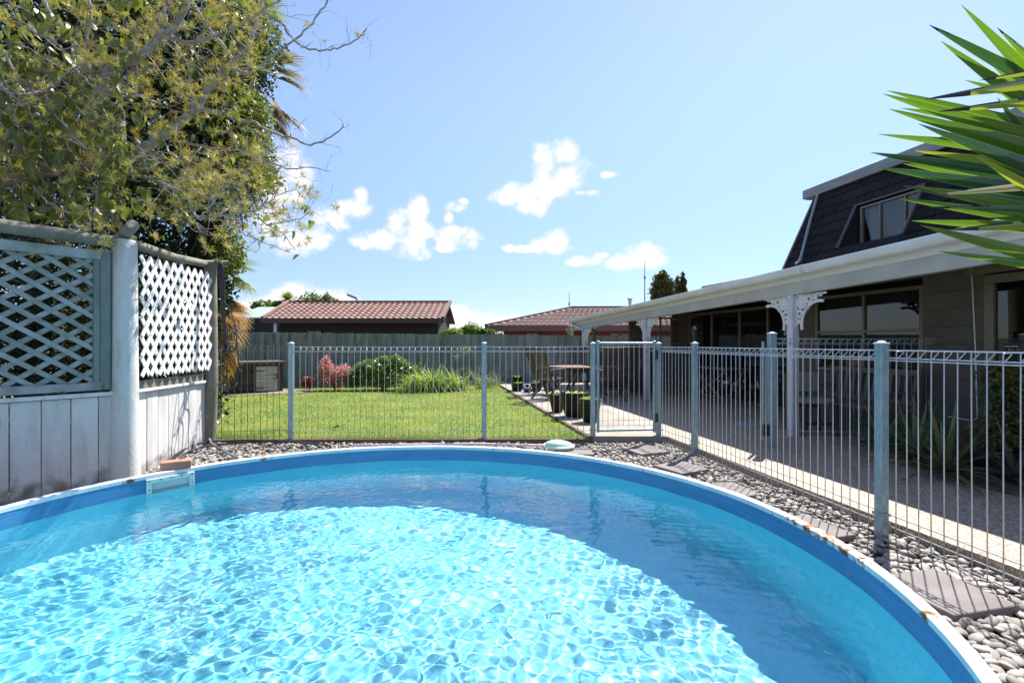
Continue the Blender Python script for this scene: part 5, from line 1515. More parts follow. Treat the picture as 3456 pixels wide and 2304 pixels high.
bush('bright_bush', 'tallest bright green bush between the two roofs', 'bush', 21.5, [(1590, 1115, 30, 22), (1565, 1120, 20, 18)], 2000, .12, leafY, 'bushes between the two neighbouring roofs')
bush('green_bush', 'darker green bush under the left eave of the red brick house', 'bush', 21, [(1645, 1125, 28, 16), (1625, 1120, 16, 16), (1675, 1130, 20, 10)], 1800, .12, leafA, 'bushes between the two neighbouring roofs')
bush('light_tree', 'airy light green tree behind the left end of the brown roof', 'tree', 38, [(1060, 1012, 50, 24), (1100, 1005, 28, 20), (1020, 1020, 30, 20), (1120, 1015, 16, 10), (1055, 995, 14, 12)], 900, .26, mat('leaf_pale', (.15, .20, .08), .5, trans=.3), shell=.7)
bush('dark_tree', 'bluish green bushy tree left of the small palm', 'tree', 34, [(895, 1035, 32, 22), (870, 1028, 18, 14), (925, 1045, 20, 14)], 1300, .22, leafA, shell=.5)
def conifer(name, label, Y, tx, ty0, w, h, n, grp):
    k = Y/F; x = at(tx, 1, Y).x; zt = at(1, ty0, Y).z
    s = empty(name, (x, Y, 0), label, 'tree', grp)
    b = MB(); b.tube([(x, Y, -.1), (x, Y, zt-.6)], [.2, .03], 8); b.build('trunk', bark_m, s, True)
    C = []
    for i in range(16):
        t = i/15; r_ = w*k*(.5*min(1, (1-t)*2.6+.02)**.5 if w > 50 else .5*(1-t)**.7)+.05
        C.append((x+rr_.uniform(-.08, .08)*w*k, Y+rr_.uniform(-.1, .1)*w*k, zt - h*k*(1-t)*.98 - .1, max(r_, .1), max(r_, .1), h*k*.085))
    P = blob_pts(n, C, .22, .5, 2.5)
    leaf_cloud('crown', P, .16, leafC, s, asp=.5, droop=-.6, kind='stuff')
conifer('conifer', 'broad round topped golden conifer over the veranda roof', 34, 2236, 918, 72, 115, 9000, 'conifers beyond the house')
conifer('conifer', 'narrower conifer, left tip of the pair', 36, 2287, 936, 34, 90, 3500, 'conifers beyond the house')
conifer('conifer', 'slim conifer, taller right tip of the pair', 36, 2306, 925, 28, 90, 3500, 'conifers beyond the house')
# ================================================================== PALMS, IVY MASS AND THE BARE-BRANCHED TREE
def frond(name, hub, direc, L_, spread, nb, droop, m, root, w=.022, stiff=.6, stalk=None, rnd_=.15, gap=1.0):
    """fan frond: narrow blades radiating from hub in a fan about direc"""
    hub = Vector(hub); d = Vector(direc).normalized()
    side = d.cross(Vector((0, 0, 1)));
    side = side.normalized() if side.length > .05 else Vector((1, 0, 0))
    u = side.cross(d)
    vs, fs = [], []
    for i in range(nb):
        t = (i/(nb-1)-.5)*2
        a = t*spread
        bd = (d*math.cos(a) + side*math.sin(a)).normalized()
        l_ = L_*(1-.25*abs(t)**2)*rr_.uniform(1-rnd_, 1+rnd_*.3)
        bs = bd.cross(u).normalized()
        seg = 4; base = len(vs); pos = hub.copy(); dv = bd.copy()
        fold = .35 if i % 2 else -.35
        for s in range(seg+1):
            q_ = s/seg
            ww = w*(.35+1.1*q_ if q_ < .55 else (.95*(1-q_)/.45 + .03))*.5
            sv = (bs + u*fold).normalized()
            vs += [pos - sv*ww, pos + sv*ww]
            dv = (dv + Vector((0, 0, -1))*droop*(q_**1.5)*1.2/seg*2.2).normalized()
            pos = pos + dv*l_/seg
        for s in range(seg): fs.append((base+2*s, base+2*s+1, base+2*s+3, base+2*s+2))
    b = MB(); b.add(vs, fs)
    f = b.build(name, m, root)
    if stalk is not None:
        c = MB(); st_ = Vector(stalk); mid = (st_+hub)/2 + Vector((0, 0, .12)); c.tube(curve3([st_, mid, hub, hub+d*.06], 4), .014, 5)
        c.build('stalk', m, f, True)
    return f
fr_g = mat('frond_green', (0.14, 0.20, 0.035), .5, col2=(0.22, 0.26, 0.06), scale=4, world_co=True, trans=.4)
fr_y = mat('frond_yellow', (0.52, 0.30, 0.05), .55, col2=(0.40, 0.17, 0.03), scale=5, world_co=True, trans=.45)
fr_b = mat('frond_brown', (0.30, 0.24, 0.14), .6, col2=(0.16, 0.13, 0.07), scale=5, world_co=True, trans=.25)
tk_m = mat('palm_trunk', (.12, .09, .06), .9, col2=(.07, .05, .035), scale=10, bump=.8, bscale=20, bdist=.03)

pm = empty('fan_palm', tuple(at(760, 1330, 8.4).xy) + (0,), 'fan palm with a skirt of yellow dead fronds beside the far lattice post', 'palm')
Yq = 8.4
px_ = at(735, 1, Yq).x
b = MB(); b.tube([(px_-.05, Yq, -.1), (px_, Yq, 1.5), (px_-.05, Yq, 3.2)], [.10, .09, .09], 12); b.build('trunk', tk_m, pm, True)
# green upper fans
for (hx, hy, dx, dz, l_, sp, dr) in ((760, 900, .9, .25, .72, .9, .5), (770, 880, .8, -.35, .62, .9, .3), (740, 930, .7, .5, .6, .8, .3), (770, 960, .95, -.1, .55, .8, .5), (735, 860, .5, .8, .5, .9, .3), (790, 930, .7, -.6, .6, .7, .4)):
    h_ = at(hx, hy, Yq-.15); frond('frond', h_, (dx, -.25, dz), l_, sp, 22, dr, fr_g, pm, w=.026, stalk=(px_, Yq, h_.z-.1))
# yellow skirt
for i in range(30):
    t = i/29; hy = 1000 + 190*t + rr_.uniform(-12, 12); hx = 735 + (1-t)*rr_.uniform(0, 45) + rr_.uniform(0, 25)
    dx = (.85 - .75*t)*rr_.uniform(.5, 1.1) ; dz = -.35 - .75*t - rr_.uniform(0, .3)
    h_ = at(hx, hy, Yq-.15-rr_.uniform(0, .35)); frond('dead_frond', h_, (dx, -.25, dz), rr_.uniform(.45, .66), rr_.uniform(.5, .75), 18, .25, fr_y if rr_.random() < .8 else fr_b, pm, w=.024, stalk=(px_, Yq, h_.z+.02))
# tall palm behind the ivy with brown drooping fans
tp = empty('tall_palm', tuple(at(830, 1, 10).xy) + (0,), 'tall palm behind the leafy mass, drooping brown fans against the sky', 'palm')
Yt = 10.0; px2 = at(650, 1, Yt).x
b = MB(); b.tube([(px2, Yt, -.1), (px2+.2, Yt, 3), (px2+.9, Yt, 6.4)], [.2, .16, .14], 12); b.build('trunk', tk_m, tp, True)
for (hx, hy, dx, dz, l_, sp, dr, m_) in ((925, 240, .8, -.15, .95, .75, .9, fr_b), (940, 265, .9, -.3, .85, .6, .8, fr_b), (920, 215, .7, .2, .9, .7, 1.0, fr_b), (930, 360, .7, -.6, 1.0, .6, .7, fr_b), (920, 390, .6, -.85, 1.05, .5, .5, fr_b), (950, 375, .8, -.5, .75, .5, .8, fr_b), (880, 60, .9, .1, .65, .8, .4, fr_g), (870, 40, .6, .6, .7, .9, .3, fr_g), (900, 100, .9, -.4, .5, .7, .4, fr_g), (895, 560, .3, -1, .5, .3, .2, fr_b), (920, 330, .4, -.9, .9, .4, .4, fr_b)):
    h_ = at(hx, hy, Yt); frond('frond', h_, (dx, -.2, dz), l_, sp, 24, dr, m_, tp, w=.03, stalk=(px2+.75, Yt, h_.z+.1))
# small far palm
fp = empty('small_far_palm', (at(985, 1, 33).x, 33, 0), 'small far fan palm poking over the left end of the brown roof', 'palm')
hx = at(968, 1012, 33); b = MB(); b.tube([(hx.x, 33, 0), (hx.x, 33, hx.z)], [.2, .15], 8); b.build('trunk', tk_m, fp, True)
for i in range(11):
    a = rad(-20 + i*22); frond('frond', hx, (math.cos(a), -.25+.5*(i % 2), math.sin(a)*.9+.15), .72, .5, 9, .5, fr_g, fp, w=.09)
clp = leaf_cloud('crown', blob_pts(600, [(hx.x-.6, 33, hx.z-.35, .9, .6, .35)], .5), .2, leafA, fp, kind='stuff')

# dark ivy-clad tree: dense crown made of many small leaves
iv = empty('ivy_clad_tree', (-6.3, 7.9, 0), 'dense dark ivy-clad tree filling the upper left behind the bare branches', 'tree')
b = MB()
for (x0, x1, z1) in ((-6.3, -6.0, 5.2), (-5.2, -4.9, 4.4), (-7.6, -7.4, 4.8)):
    b.tube([(x0, 7.9, -.1), ((x0+x1)/2+.1, 7.9, z1*.5), (x1, 7.9, z1)], [.2, .15, .06], 9)
b.build('trunk', stem_m, iv, True)
def E_(tx, ty, rx, ry, Y=7.9, dy=.9):
    k = Y/F; c = at(tx, ty, Y); return (c.x, c.y, c.z, rx*k, dy, ry*k)
big = [E_(120, 380, 330, 330), E_(420, 300, 300, 300), E_(640, 180, 240, 230), E_(600, 480, 230, 230), E_(770, 480, 130, 190), E_(250, 680, 330, 220), E_(560, 720, 200, 180), E_(820, 120, 110, 140), E_(80, 60, 300, 200),
       E_(480, 60, 330, 160), E_(720, 300, 170, 200), E_(700, 640, 150, 120), E_(760, 850, 60, 90, 7.9, .3), E_(845, 560, 70, 80), E_(740, 980, 55, 70, 7.9, .3),
       E_(100, 950, 420, 260, 7.6, .6), E_(420, 1020, 240, 260, 7.6, .6), E_(620, 1000, 130, 240, 7.6, .5), E_(60, 1250, 420, 200, 7.6, .6), E_(500, 1260, 260, 160, 7.6, .6)]
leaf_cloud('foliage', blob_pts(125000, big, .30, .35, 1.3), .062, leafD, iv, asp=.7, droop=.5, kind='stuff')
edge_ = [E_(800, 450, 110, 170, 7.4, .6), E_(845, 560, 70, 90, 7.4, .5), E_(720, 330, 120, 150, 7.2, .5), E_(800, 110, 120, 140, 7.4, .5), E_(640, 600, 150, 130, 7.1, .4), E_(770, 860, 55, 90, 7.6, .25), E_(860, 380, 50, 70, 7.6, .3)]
leaf_cloud('sun_tint_foliage', blob_pts(14000, edge_, .35, .4, 1.6), .055, mat('leaf_olive_sun_tint', (.16, .175, .03), .42, col2=(.10, .135, .025), scale=3, world_co=True, trans=.35), iv, asp=.7, droop=.5, kind='stuff')  # sunlit edge of the crown, put into brighter and yellower leaf colour
# undergrowth behind the lattice
ug = [( -5.2, 5.9, .8, 1.0, .5, .9), (-4.7, 6.3, 1.6, .7, .5, .9), (-5.6, 5.6, 1.8, .9, .4, .8), (-4.5, 6.9, .7, .6, .4, .8), (-6.4, 5.0, 1.0, .9, .7, 1.1), (-4.55, 5.6, 1.2, .45, .6, 1.0)]
o = leaf_cloud('undergrowth', blob_pts(16000, ug, .4), .07, leafD, None, asp=.6, kind='stuff'); tag(o, 'dark undergrowth packed behind the lattice screens', 'undergrowth')

# bare-branched tree with heart leaves and yellow-green seed sprays
tr_ = empty('spray_tree', (-5.75, 5.3, 0), 'pale grey branching tree with heart-shaped leaves and yellow green seed sprays', 'tree')
limbs = [
 # (points (tx,ty,Y)), r0, r1
 ([(-140, 1500, 5.2), (-150, 1000, 5.2), (-90, 680, 5.2), (40, 595, 5.25), (180, 570, 5.4), (300, 565, 5.5), (424, 545, 5.6)], .12, .06),
 ([(424, 545, 5.6), (545, 460, 5.7), (654, 375, 5.8), (715, 285, 5.9), (781, 212, 6.0), (836, 163, 6.0), (870, 60, 6.05), (900, -40, 6.1)], .060, .018),
 ([(180, 570, 5.4), (300, 430, 5.3), (363, 242, 5.2), (460, 200, 5.1), (533, 127, 5.0), (587, 91, 5.0), (630, 18, 5.0), (660, -60, 5.0)], .055, .02),
 ([(545, 124, 5.0), (654, 145, 5.0), (727, 121, 5.05), (818, 79, 5.1), (890, 30, 5.1), (945, 0, 5.15), (1000, -40, 5.2)], .020, .009),
 ([(769, 230, 6.0), (842, 248, 5.9), (908, 200, 5.8), (981, 145, 5.7), (1054, 79, 5.7), (1102, 12, 5.6), (1115, -30, 5.6)], .020, .006),
 ([(884, 42, 5.1), (945, 73, 5.1), (981, 127, 5.1), (1030, 160, 5.1), (1090, 170, 5.1), (1151, 160, 5.1), (1217, 124, 5.1), (1236, 91, 5.1)], .014, .005),
 ([(654, 363, 5.8), (745, 388, 5.7), (848, 412, 5.6), (933, 454, 5.5), (993, 466, 5.5), (1042, 490, 5.5), (1090, 478, 5.4), (1151, 436, 5.4), (1157, 420, 5.4)], .022, .005),
 ([(606, 478, 5.7), (727, 503, 5.5), (830, 509, 5.4), (896, 539, 5.3), (969, 569, 5.3), (1042, 566, 5.3), (1114, 575, 5.3)], .017, .004),
 ([(418, 575, 5.5), (521, 612, 5.3), (606, 648, 5.2), (636, 672, 5.1), (654, 715, 5.1), (672, 739, 5.1)], .024, .012),
 ([(672, 739, 5.1), (715, 690, 5.1), (751, 636, 5.1), (800, 600, 5.1), (850, 560, 5.1)], .012, .004),
 ([(672, 739, 5.1), (763, 727, 5.1), (848, 715, 5.1), (900, 760, 5.1), (950, 784, 5.1), (1000, 845, 5.1)], .012, .0035),
 ([(848, 715, 5.1), (905, 680, 5.1), (950, 655, 5.1), (1000, 640, 5.1), (1035, 625, 5.1)], .007, .003),
 ([(900, 760, 5.1), (960, 750, 5.1), (1020, 735, 5.1), (1050, 700, 5.1)], .006, .003),
 ([(763, 727, 5.1), (790, 770, 5.1), (850, 800, 5.0), (920, 830, 5.0), (990, 845, 5.0)], .007, .003),
 ([(787, 200, 6.0), (715, 109, 6.0), (666, 36, 6.0), (640, -40, 6.0)], .022, .012),
 ([(654, 375, 5.8), (640, 290, 5.7), (637, 230, 5.6), (600, 160, 5.6), (560, 60, 5.6), (555, -30, 5.6)], .018, .008),
 ([(40, 595, 5.25), (70, 520, 5.1), (30, 440, 5.0), (-20, 400, 5.0)], .04, .02),
 ([(0, 300, 4.9), (70, 325, 4.9), (130, 320, 4.9), (200, 280, 4.9), (250, 230, 4.9), (310, 290, 4.9), (390, 330, 4.9), (460, 320, 4.9), (540, 350, 5.0)], .018, .006),
 ([(-20, 260, 4.8), (60, 340, 4.8), (110, 330, 4.9)], .015, .01),
 ([(90, 95, 4.9), (180, 140, 4.9), (220, 180, 4.9), (250, 230, 4.9)], .016, .010),
 ([(130, -20, 5.2), (180, 60, 5.2), (240, 130, 5.2), (250, 225, 5.1)], .016, .010),
 ([(300, 0, 5.1), (310, 50, 5.1), (290, 160, 5.1), (330, 330, 5.2), (380, 430, 5.3)], .016, .010),
 ([(20, 190, 4.8), (90, 300, 4.8), (180, 380, 4.8), (260, 470, 4.9), (330, 540, 5.1)], .012, .008),
 ([(100, 610, 5.0), (160, 680, 4.8), (240, 720, 4.7), (320, 730, 4.7)], .010, .004),
 ([(0, 500, 5.2), (60, 480, 5.2), (110, 540, 5.2), (140, 600, 5.2), (190, 680, 5.1)], .016, .006),
 ([(545, 460, 5.7), (580, 520, 5.5), (640, 560, 5.4), (700, 590, 5.3), (760, 620, 5.2)], .012, .004),
]
allpts = []
b = MB(); kk = 0
def limb_mesh(P, r0, r1, name='branch'):
    C = curve3([at(x, y, Y) for (x, y, Y) in P], 5); n = len(C)
    C = [c + Vector((rr_.gauss(0, .006), rr_.gauss(0, .006), rr_.gauss(0, .006))) for c in C]
    rs = [r0 + (r1-r0)*(i/(n-1))**.8 for i in range(n)]
    b = MB(); b.tube(C, rs, 8 if r0 > .02 else 6); b.build(name, bark_m, tr_, True)
    return C, rs
twigs = MB(); tips = []
def twig(p, d, l_, r_, lev):
    pts_ = [p]; dd = d.copy(); n = 4
    for i in range(n):
        dd = (dd + Vector((rr_.gauss(0, .28), rr_.gauss(0, .28), rr_.gauss(.0, .28)))).normalized()
        pts_.append(pts_[-1] + dd*l_/n)
    twigs.tube(pts_, [r_*(1-.18*i) for i in range(n+1)], 4, cap=False)
    if lev > 0:
        for i in range(1, n+1):
            if rr_.random() < .72:
                nd = (dd + Vector((rr_.gauss(0, .8), rr_.gauss(0, .6), rr_.gauss(.05, .8)))).normalized()
                twig(pts_[i], nd, l_*rr_.uniform(.4, .75), r_*.6, lev-1)
    tips.append(pts_[-1])
def px(p): return (1728 + F*p.x/p.y, 1158 - F*(p.z-EYE)/p.y)
for i, (P, r0, r1) in enumerate(limbs):
    C, rs = limb_mesh(P, r0, r1, 'trunk' if i == 0 else 'branch')
    for j in range(3 if i else 12, len(C), 2):
        x_, y_ = px(C[j])
        if x_ < -120 or y_ < -120: continue
        dn_ = (C[min(j+1, len(C)-1)] - C[j-1]).normalized()
        prob = .95 if x_ < 880 else .55
        if rr_.random() < prob:
            nd = (dn_*.8 + Vector((rr_.gauss(0, .7), rr_.gauss(0, .5), rr_.gauss(0, .8)))).normalized()
            big_ = x_ < 880
            if not big_: nd = (nd + Vector((.2, 0, 0))).normalized()
            twig(C[j], nd, rr_.uniform(.3, .75) if big_ else rr_.uniform(.10, .26), min(rs[j]*.5, .0065), 2 if big_ else 1)
twigs.build('twigs', bark_m, tr_, True, kind='stuff')
# extra twig framework filling the upper left
# seed sprays
def spray_mesh(seed):
    r_ = random.Random(seed); b = MB()
    for i in range(26):
        a = r_.uniform(0, 6.28); e_ = r_.uniform(-.5, 1.2); l_ = r_.uniform(.035, .075)
        d = Vector((math.cos(a)*math.cos(e_), math.sin(a)*math.cos(e_), math.sin(e_)))
        s = d.cross(Vector((.3, .5, .8))).normalized()*.0023; t_ = d.cross(s).normalized()*.0023
        o_ = d*l_*.15
        b.add([o_-s, o_+s, d*l_+s*.5, d*l_-s*.5, o_-t_, o_+t_, d*l_+t_*.5, d*l_-t_*.5], [(0, 1, 2, 3), (4, 5, 6, 7)])
        if r_.random() < .6:
            q_ = d*l_*.7; d2_ = (d + Vector((r_.gauss(0, .6), r_.gauss(0, .6), r_.gauss(0, .6)))).normalized()
            b.add([q_-s*.7, q_+s*.7, q_+d2_*.025+s*.3, q_+d2_*.025-s*.3], [(0, 1, 2, 3)])
    return b
spray_m = mat('seed_spray', (0.72, 0.61, 0.20), .6, rnd=.2, trans=.12)
lf_m = mat('heart_leaf', (0.13, 0.175, 0.04), .42, col2=(0.25, 0.26, 0.06), scale=9, rnd=.3, trans=.38, bump=.2, bscale=25, bdist=.003)
sms = []
for i in range(6):
    b = spray_mesh(i+3); me = mesh('seed_spray', b.v, b.f); me.materials.append(spray_m); sms.append(me)
lms = []
for i in range(5):
    me = leafmesh('leaf', 1.0, .72, .25+.1*i, .15+.12*i, 6, True); me.materials.append(lf_m); lms.append(me)
inview = [t for t in tips if -40 < px(t)[0] < 1300 and -40 < px(t)[1] < 960]
rr_.shuffle(inview)
base_pts = [t for t in inview if px(t)[0] < 900 or px(t)[1] > 560]
ro = tr_.location
ns_ = 0
spr = []
for t in base_pts:
    x_, y_ = px(t)
    if y_ > 940: continue
    spr.append(t)
for (x, y, Y) in ((1236, 85, 5.1), (1210, 120, 5.1), (1120, 130, 5.1), (1098, 140, 5.1), (1025, 70, 5.1), (1035, 85, 5.1), (1012, 640, 5.1), (1035, 625, 5.1), (1050, 690, 5.1), (1055, 720, 5.1), (1020, 800, 5.1), (985, 610, 5.1)): spr.append(at(x, y, Y))
# scatter extra sprays over the front of the crown
for _ in range(260):
    x_ = rr_.uniform(-10, 930); y_ = rr_.uniform(-20, 860)
    lim = 900 if y_ < 120 else 880
    if x_ > lim or (x_ < 430 and y_ > 720) or (y_ > 820 and x_ < 700): continue
    spr.append(at(x_, y_, rr_.uniform(4.8, 6.6)))
rr_.shuffle(spr)
mass = MB()
for i, t in enumerate(spr):
    sc = rr_.uniform(.6, 1.3)
    if ns_ < 300:
        o = link('seed_spray', rr_.choice(sms), None, tr_, t - ro); o.scale = (sc,)*3; o.rotation_euler = (rr_.gauss(0, .5), rr_.gauss(0, .5), rr_.uniform(0, 6.28)); ns_ += 1
    elif i < 860:
        me = rr_.choice(sms); Rz = Euler((rr_.gauss(0, .5), rr_.gauss(0, .5), rr_.uniform(0, 6.28))).to_matrix()*sc
        mass.add([Rz @ v.co + t for v in me.vertices], [tuple(p.vertices) for p in me.polygons])
if mass.v: mass.build('seed_sprays', spray_m, tr_, kind='stuff')
# leaves: the large ones hang at the left and below
cand = []
for _ in range(2600):
    x_ = rr_.uniform(-40, 960); y_ = rr_.uniform(-30, 800)
    dens = (.95 if x_ < 420 and y_ > 180 else .35) * (1 if y_ < 720 else .5)
    if x_ > 860 and y_ < 560: continue
    if x_ < 380 and y_ > 730: continue
    if x_ > 900 and not (600 < y_ < 800): continue
    if rr_.random() < dens: cand.append(at(x_, y_, rr_.uniform(4.7, 6.3)))
for (x, y) in ((60, 690), (45, 680), (72, 680), (300, 700), (280, 715), (262, 690), (1000, 640), (1020, 690), (1045, 700), (960, 800), (1008, 860), (930, 760), (985, 780), (950, 690), (905, 730), (870, 820), (1050, 745)): cand.insert(0, at(x, y, 5.0 if x > 500 else 4.55))
mass = MB()
for i, t in enumerate(cand):
    x_ = px(t)[0]
    sz = rr_.uniform(.085, .15) if x_ < 500 else rr_.uniform(.05, .09)
    eu = Euler((rr_.gauss(0, .6), rr_.gauss(1.15, .4), rr_.uniform(0, 6.28)))
    if i < 300:
        o = link('leaf', rr_.choice(lms), None, tr_, t - ro); o.scale = (sz,)*3; o.rotation_euler = eu
    else:
        me = rr_.choice(lms); Rz = eu.to_matrix()*sz
        mass.add([Rz @ v.co + t for v in me.vertices], [tuple(p.vertices) for p in me.polygons])
mass.build('leaves', lf_m, tr_, True, kind='stuff')

# ================================================================== YUCCA AT THE RIGHT EDGE
yk = empty('yucca', (1.98, 1.6, -.05), 'yucca with long pointed green blades reaching in from the right edge', 'yucca')
b = MB(); b.tube([(1.98, 1.6, -.06), (2.0, 1.62, .9), (1.96, 1.6, 2.15)], [.09, .08, .05], 12); b.build('trunk', tk_m, yk, True)
def streak(c1, c2, c3):
    def ex(nt, cs, src, p):
        n = nt.nodes.new; l = nt.links.new
        u = n('ShaderNodeUVMap'); mpn = n('ShaderNodeMapping'); mpn.inputs['Scale'].default_value = (9, 1.2, 1); l(u.outputs[0], mpn.inputs[0])
        oi = n('ShaderNodeObjectInfo'); cb = n('ShaderNodeCombineXYZ'); ml = n('ShaderNodeMath'); ml.operation = 'MULTIPLY'; ml.inputs[1].default_value = 50; l(oi.outputs['Random'], ml.inputs[0]); l(ml.outputs[0], cb.inputs[0])
        l(cb.outputs[0], mpn.inputs['Location'])
        t = n('ShaderNodeTexNoise'); t.inputs['Scale'].default_value = 1.6; t.inputs['Detail'].default_value = 4; l(mpn.outputs[0], t.inputs['Vector'])
        r = n('ShaderNodeValToRGB'); e = r.color_ramp.elements; e[0].position = .3; e[0].color = (*c1, 1); e[1].position = .62; e[1].color = (*c2, 1)
        l(t.outputs['Fac'], r.inputs[0])
        # towards the root the blade pales, and every blade ages a little differently
        t2 = n('ShaderNodeTexNoise'); t2.inputs['Scale'].default_value = 55; t2.inputs['Detail'].default_value = 3; l(u.outputs[0], t2.inputs['Vector'])
        m = n('ShaderNodeMapRange'); m.inputs['From Min'].default_value = .66; m.inputs['From Max'].default_value = .72; l(t2.outputs['Fac'], m.inputs['Value'])
        mx = n('ShaderNodeMix'); mx.data_type = 'RGBA'; l(m.outputs[0], mx.inputs['Factor']); l(r.outputs[0], mx.inputs['A']); mx.inputs['B'].default_value = (*c3, 1)
        return mx.outputs['Result']
    return ex
ym = mat('yucca_blade', (.06, .15, .02), .38, rnd=.22, trans=.42, extra=None) if False else mat('yucca_blade', (.06, .15, .02), .38, trans=.40, extra=streak((.045, .12, .02), (.11, .19, .02), (.16, .14, .04)))
yd = mat('yucca_dark', (.02, .07, .035), .4, trans=.22, extra=streak((.022, .075, .038), (.04, .11, .035), (.10, .10, .04)))
yb_ = mat('yucca_burnt', (0.010, 0.008, 0.006), .7)
yy = mat('yucca_yellow', (0.24, 0.30, 0.03), .4, trans=.4, extra=streak((.16, .24, .03), (.30, .30, .035), (.25, .12, .02)))
ydry = mat('yucca_dry', (0.42, 0.38, 0.26), .7, trans=.2, extra=streak((.40, .37, .26), (.26, .24, .14), (.06, .05, .04)))
y_edge = mat('yucca_margin', (0.33, 0.38, 0.07), .4, trans=.3)
def blade(tip, exitp, Y, w=.055, m=ym, burn=0.0, cup=.3, sag=.0, Yb=None):
    Yb = Yb or 1.6
    w *= .88; x1, y1 = tip; x2, y2 = exitp
    xe = 3850.0; ye = y1 + (y2-y1)*(xe-x1)/(x2-x1)
    ye = max(150, min(980, ye))
    A_ = at(x1, y1, Y); B_ = at(xe, ye, Yb)
    # root pulled to the stem
    R_ = Vector((1.98, 1.6, max(1.30, min(2.12, B_.z))))
    C = curve3([A_, A_.lerp(B_, .35)+Vector((0, 0, sag)), A_.lerp(B_, .7)+Vector((0, 0, sag*.6)), B_.lerp(R_, .5)], 9)
    n = len(C); d = (C[-1]-C[0]).normalized(); 
    view = (C[n//2]-Vector((0, 0, EYE))).normalized()
    sd_ = d.cross(view).normalized()
    rl = rr_.uniform(-.55, .55); sd_ = (Matrix.Rotation(rl, 3, d) @ sd_); nm = sd_.cross(d).normalized()
    vs, fs, mi, uvs = [], [], [], []
    cols = (-1, -.94, -.5, 0, .5, .94, 1); K = len(cols)
    for i, c in enumerate(C):
        t = i/(n-1)
        ww = max(w*.5*min(1, (t*2.0)**.75)*(1-.18*t), .0005)
        for q_ in cols: vs.append(c + sd_*ww*q_ + nm*ww*cup*abs(q_)**1.3)
    for i in range(n-1):
        for j in range(K-1):
            fs.append((i*K+j, i*K+j+1, (i+1)*K+j+1, (i+1)*K+j))
            t = i/(n-1)
            bt_ = burn > .04 and (t < burn*.35 or (t < burn*(1 + .25*math.sin(i*1.7)) and j >= 4))
            mi.append(2 if bt_ else (1 if j in (0, K-2) else 0))
            uvs += [(cols[j], t), (cols[j+1], t), (cols[j+1], (i+1)/(n-1)), (cols[j], (i+1)/(n-1))]
    b = MB(); b.add(vs, fs); o = b.build('blade', m, yk, True)
    uvl = o.data.uv_layers.new(name='UVMap'); uvl.data.foreach_set('uv', [x for p in uvs for x in p])
    o.data.materials.append(y_edge); o.data.materials.append(yb_)
    o.data.polygons.foreach_set('material_index', mi)
    return o
YB = [((3245, 18), (3456, 236), 1.35, .056, ym, .03), ((3366, 94), (3456, 175), 1.5, .05, ym, .08), ((3136, 85), (3456, 262), 1.35, .054, yd, .05), ((3175, 139), (3456, 345), 1.3, .056, ym, .0),
      ((3306, 272), (3456, 249), 1.15, .03, yy, .16), ((3124, 335), (3456, 283), 1.1, .042, yy, .34), ((3166, 377), (3456, 345), 1.1, .036, yy, .26),
      ((2994, 306), (3456, 424), 1.4, .052, ym, .0), ((2979, 317), (3456, 462), 1.35, .058, ym, .0), ((3000, 368), (3456, 495), 1.3, .058, ym, .0), ((3100, 418), (3456, 552), 1.25, .056, yd, .0),
      ((3039, 365), (3456, 436), 1.5, .05, ym, .0), ((2963, 453), (3456, 515), 1.45, .052, ym, .0), ((3088, 509), (3456, 560), 1.4, .045, yy, .0), ((2939, 515), (3456, 590), 1.4, .062, yd, .0),
      ((3048, 552), (3456, 615), 1.5, .058, ym, .02), ((2966, 566), (3456, 640), 1.3, .056, yd, .03), ((3048, 628), (3456, 690), 1.3, .055, yd, .02), ((3030, 669), (3456, 730), 1.35, .05, ym, .03),
      ((3100, 629), (3456, 705), 1.2, .05, ym, .02), ((3076, 745), (3456, 770), 1.45, .05, ym, .0), ((3106, 760), (3456, 855), 1.25, .052, ym, .02), ((3172, 848), (3456, 888), 1.3, .04, ym, .03),
      ((3160, 657), (3456, 628), 1.1, .034, ydry, .1), ((3130, 699), (3456, 706), 1.15, .03, yd, .2), ((3209, 776), (3456, 760), 1.2, .042, yy, .30),
      ((3366, 330), (3456, 455), 1.45, .06, yd, .0), ((3296, 527), (3456, 624), 1.15, .05, yy, .04), ((3257, 271), (3456, 330), 1.5, .045, ym, .0), ((3340, 440), (3456, 500), 1.6, .06, yd, .0), ((3300, 580), (3456, 650), 1.6, .06, yd, 0), ((3330, 200), (3456, 300), 1.6, .06, ym, 0), ((3280, 630), (3456, 668), 1.55, .06, yd, 0), ((3250, 470), (3456, 540), 1.6, .06, ym, 0)]
for (tip, ex_, Y, w, m_, burn) in YB: blade(tip, ex_, Y, w, m_, burn, cup=.45)

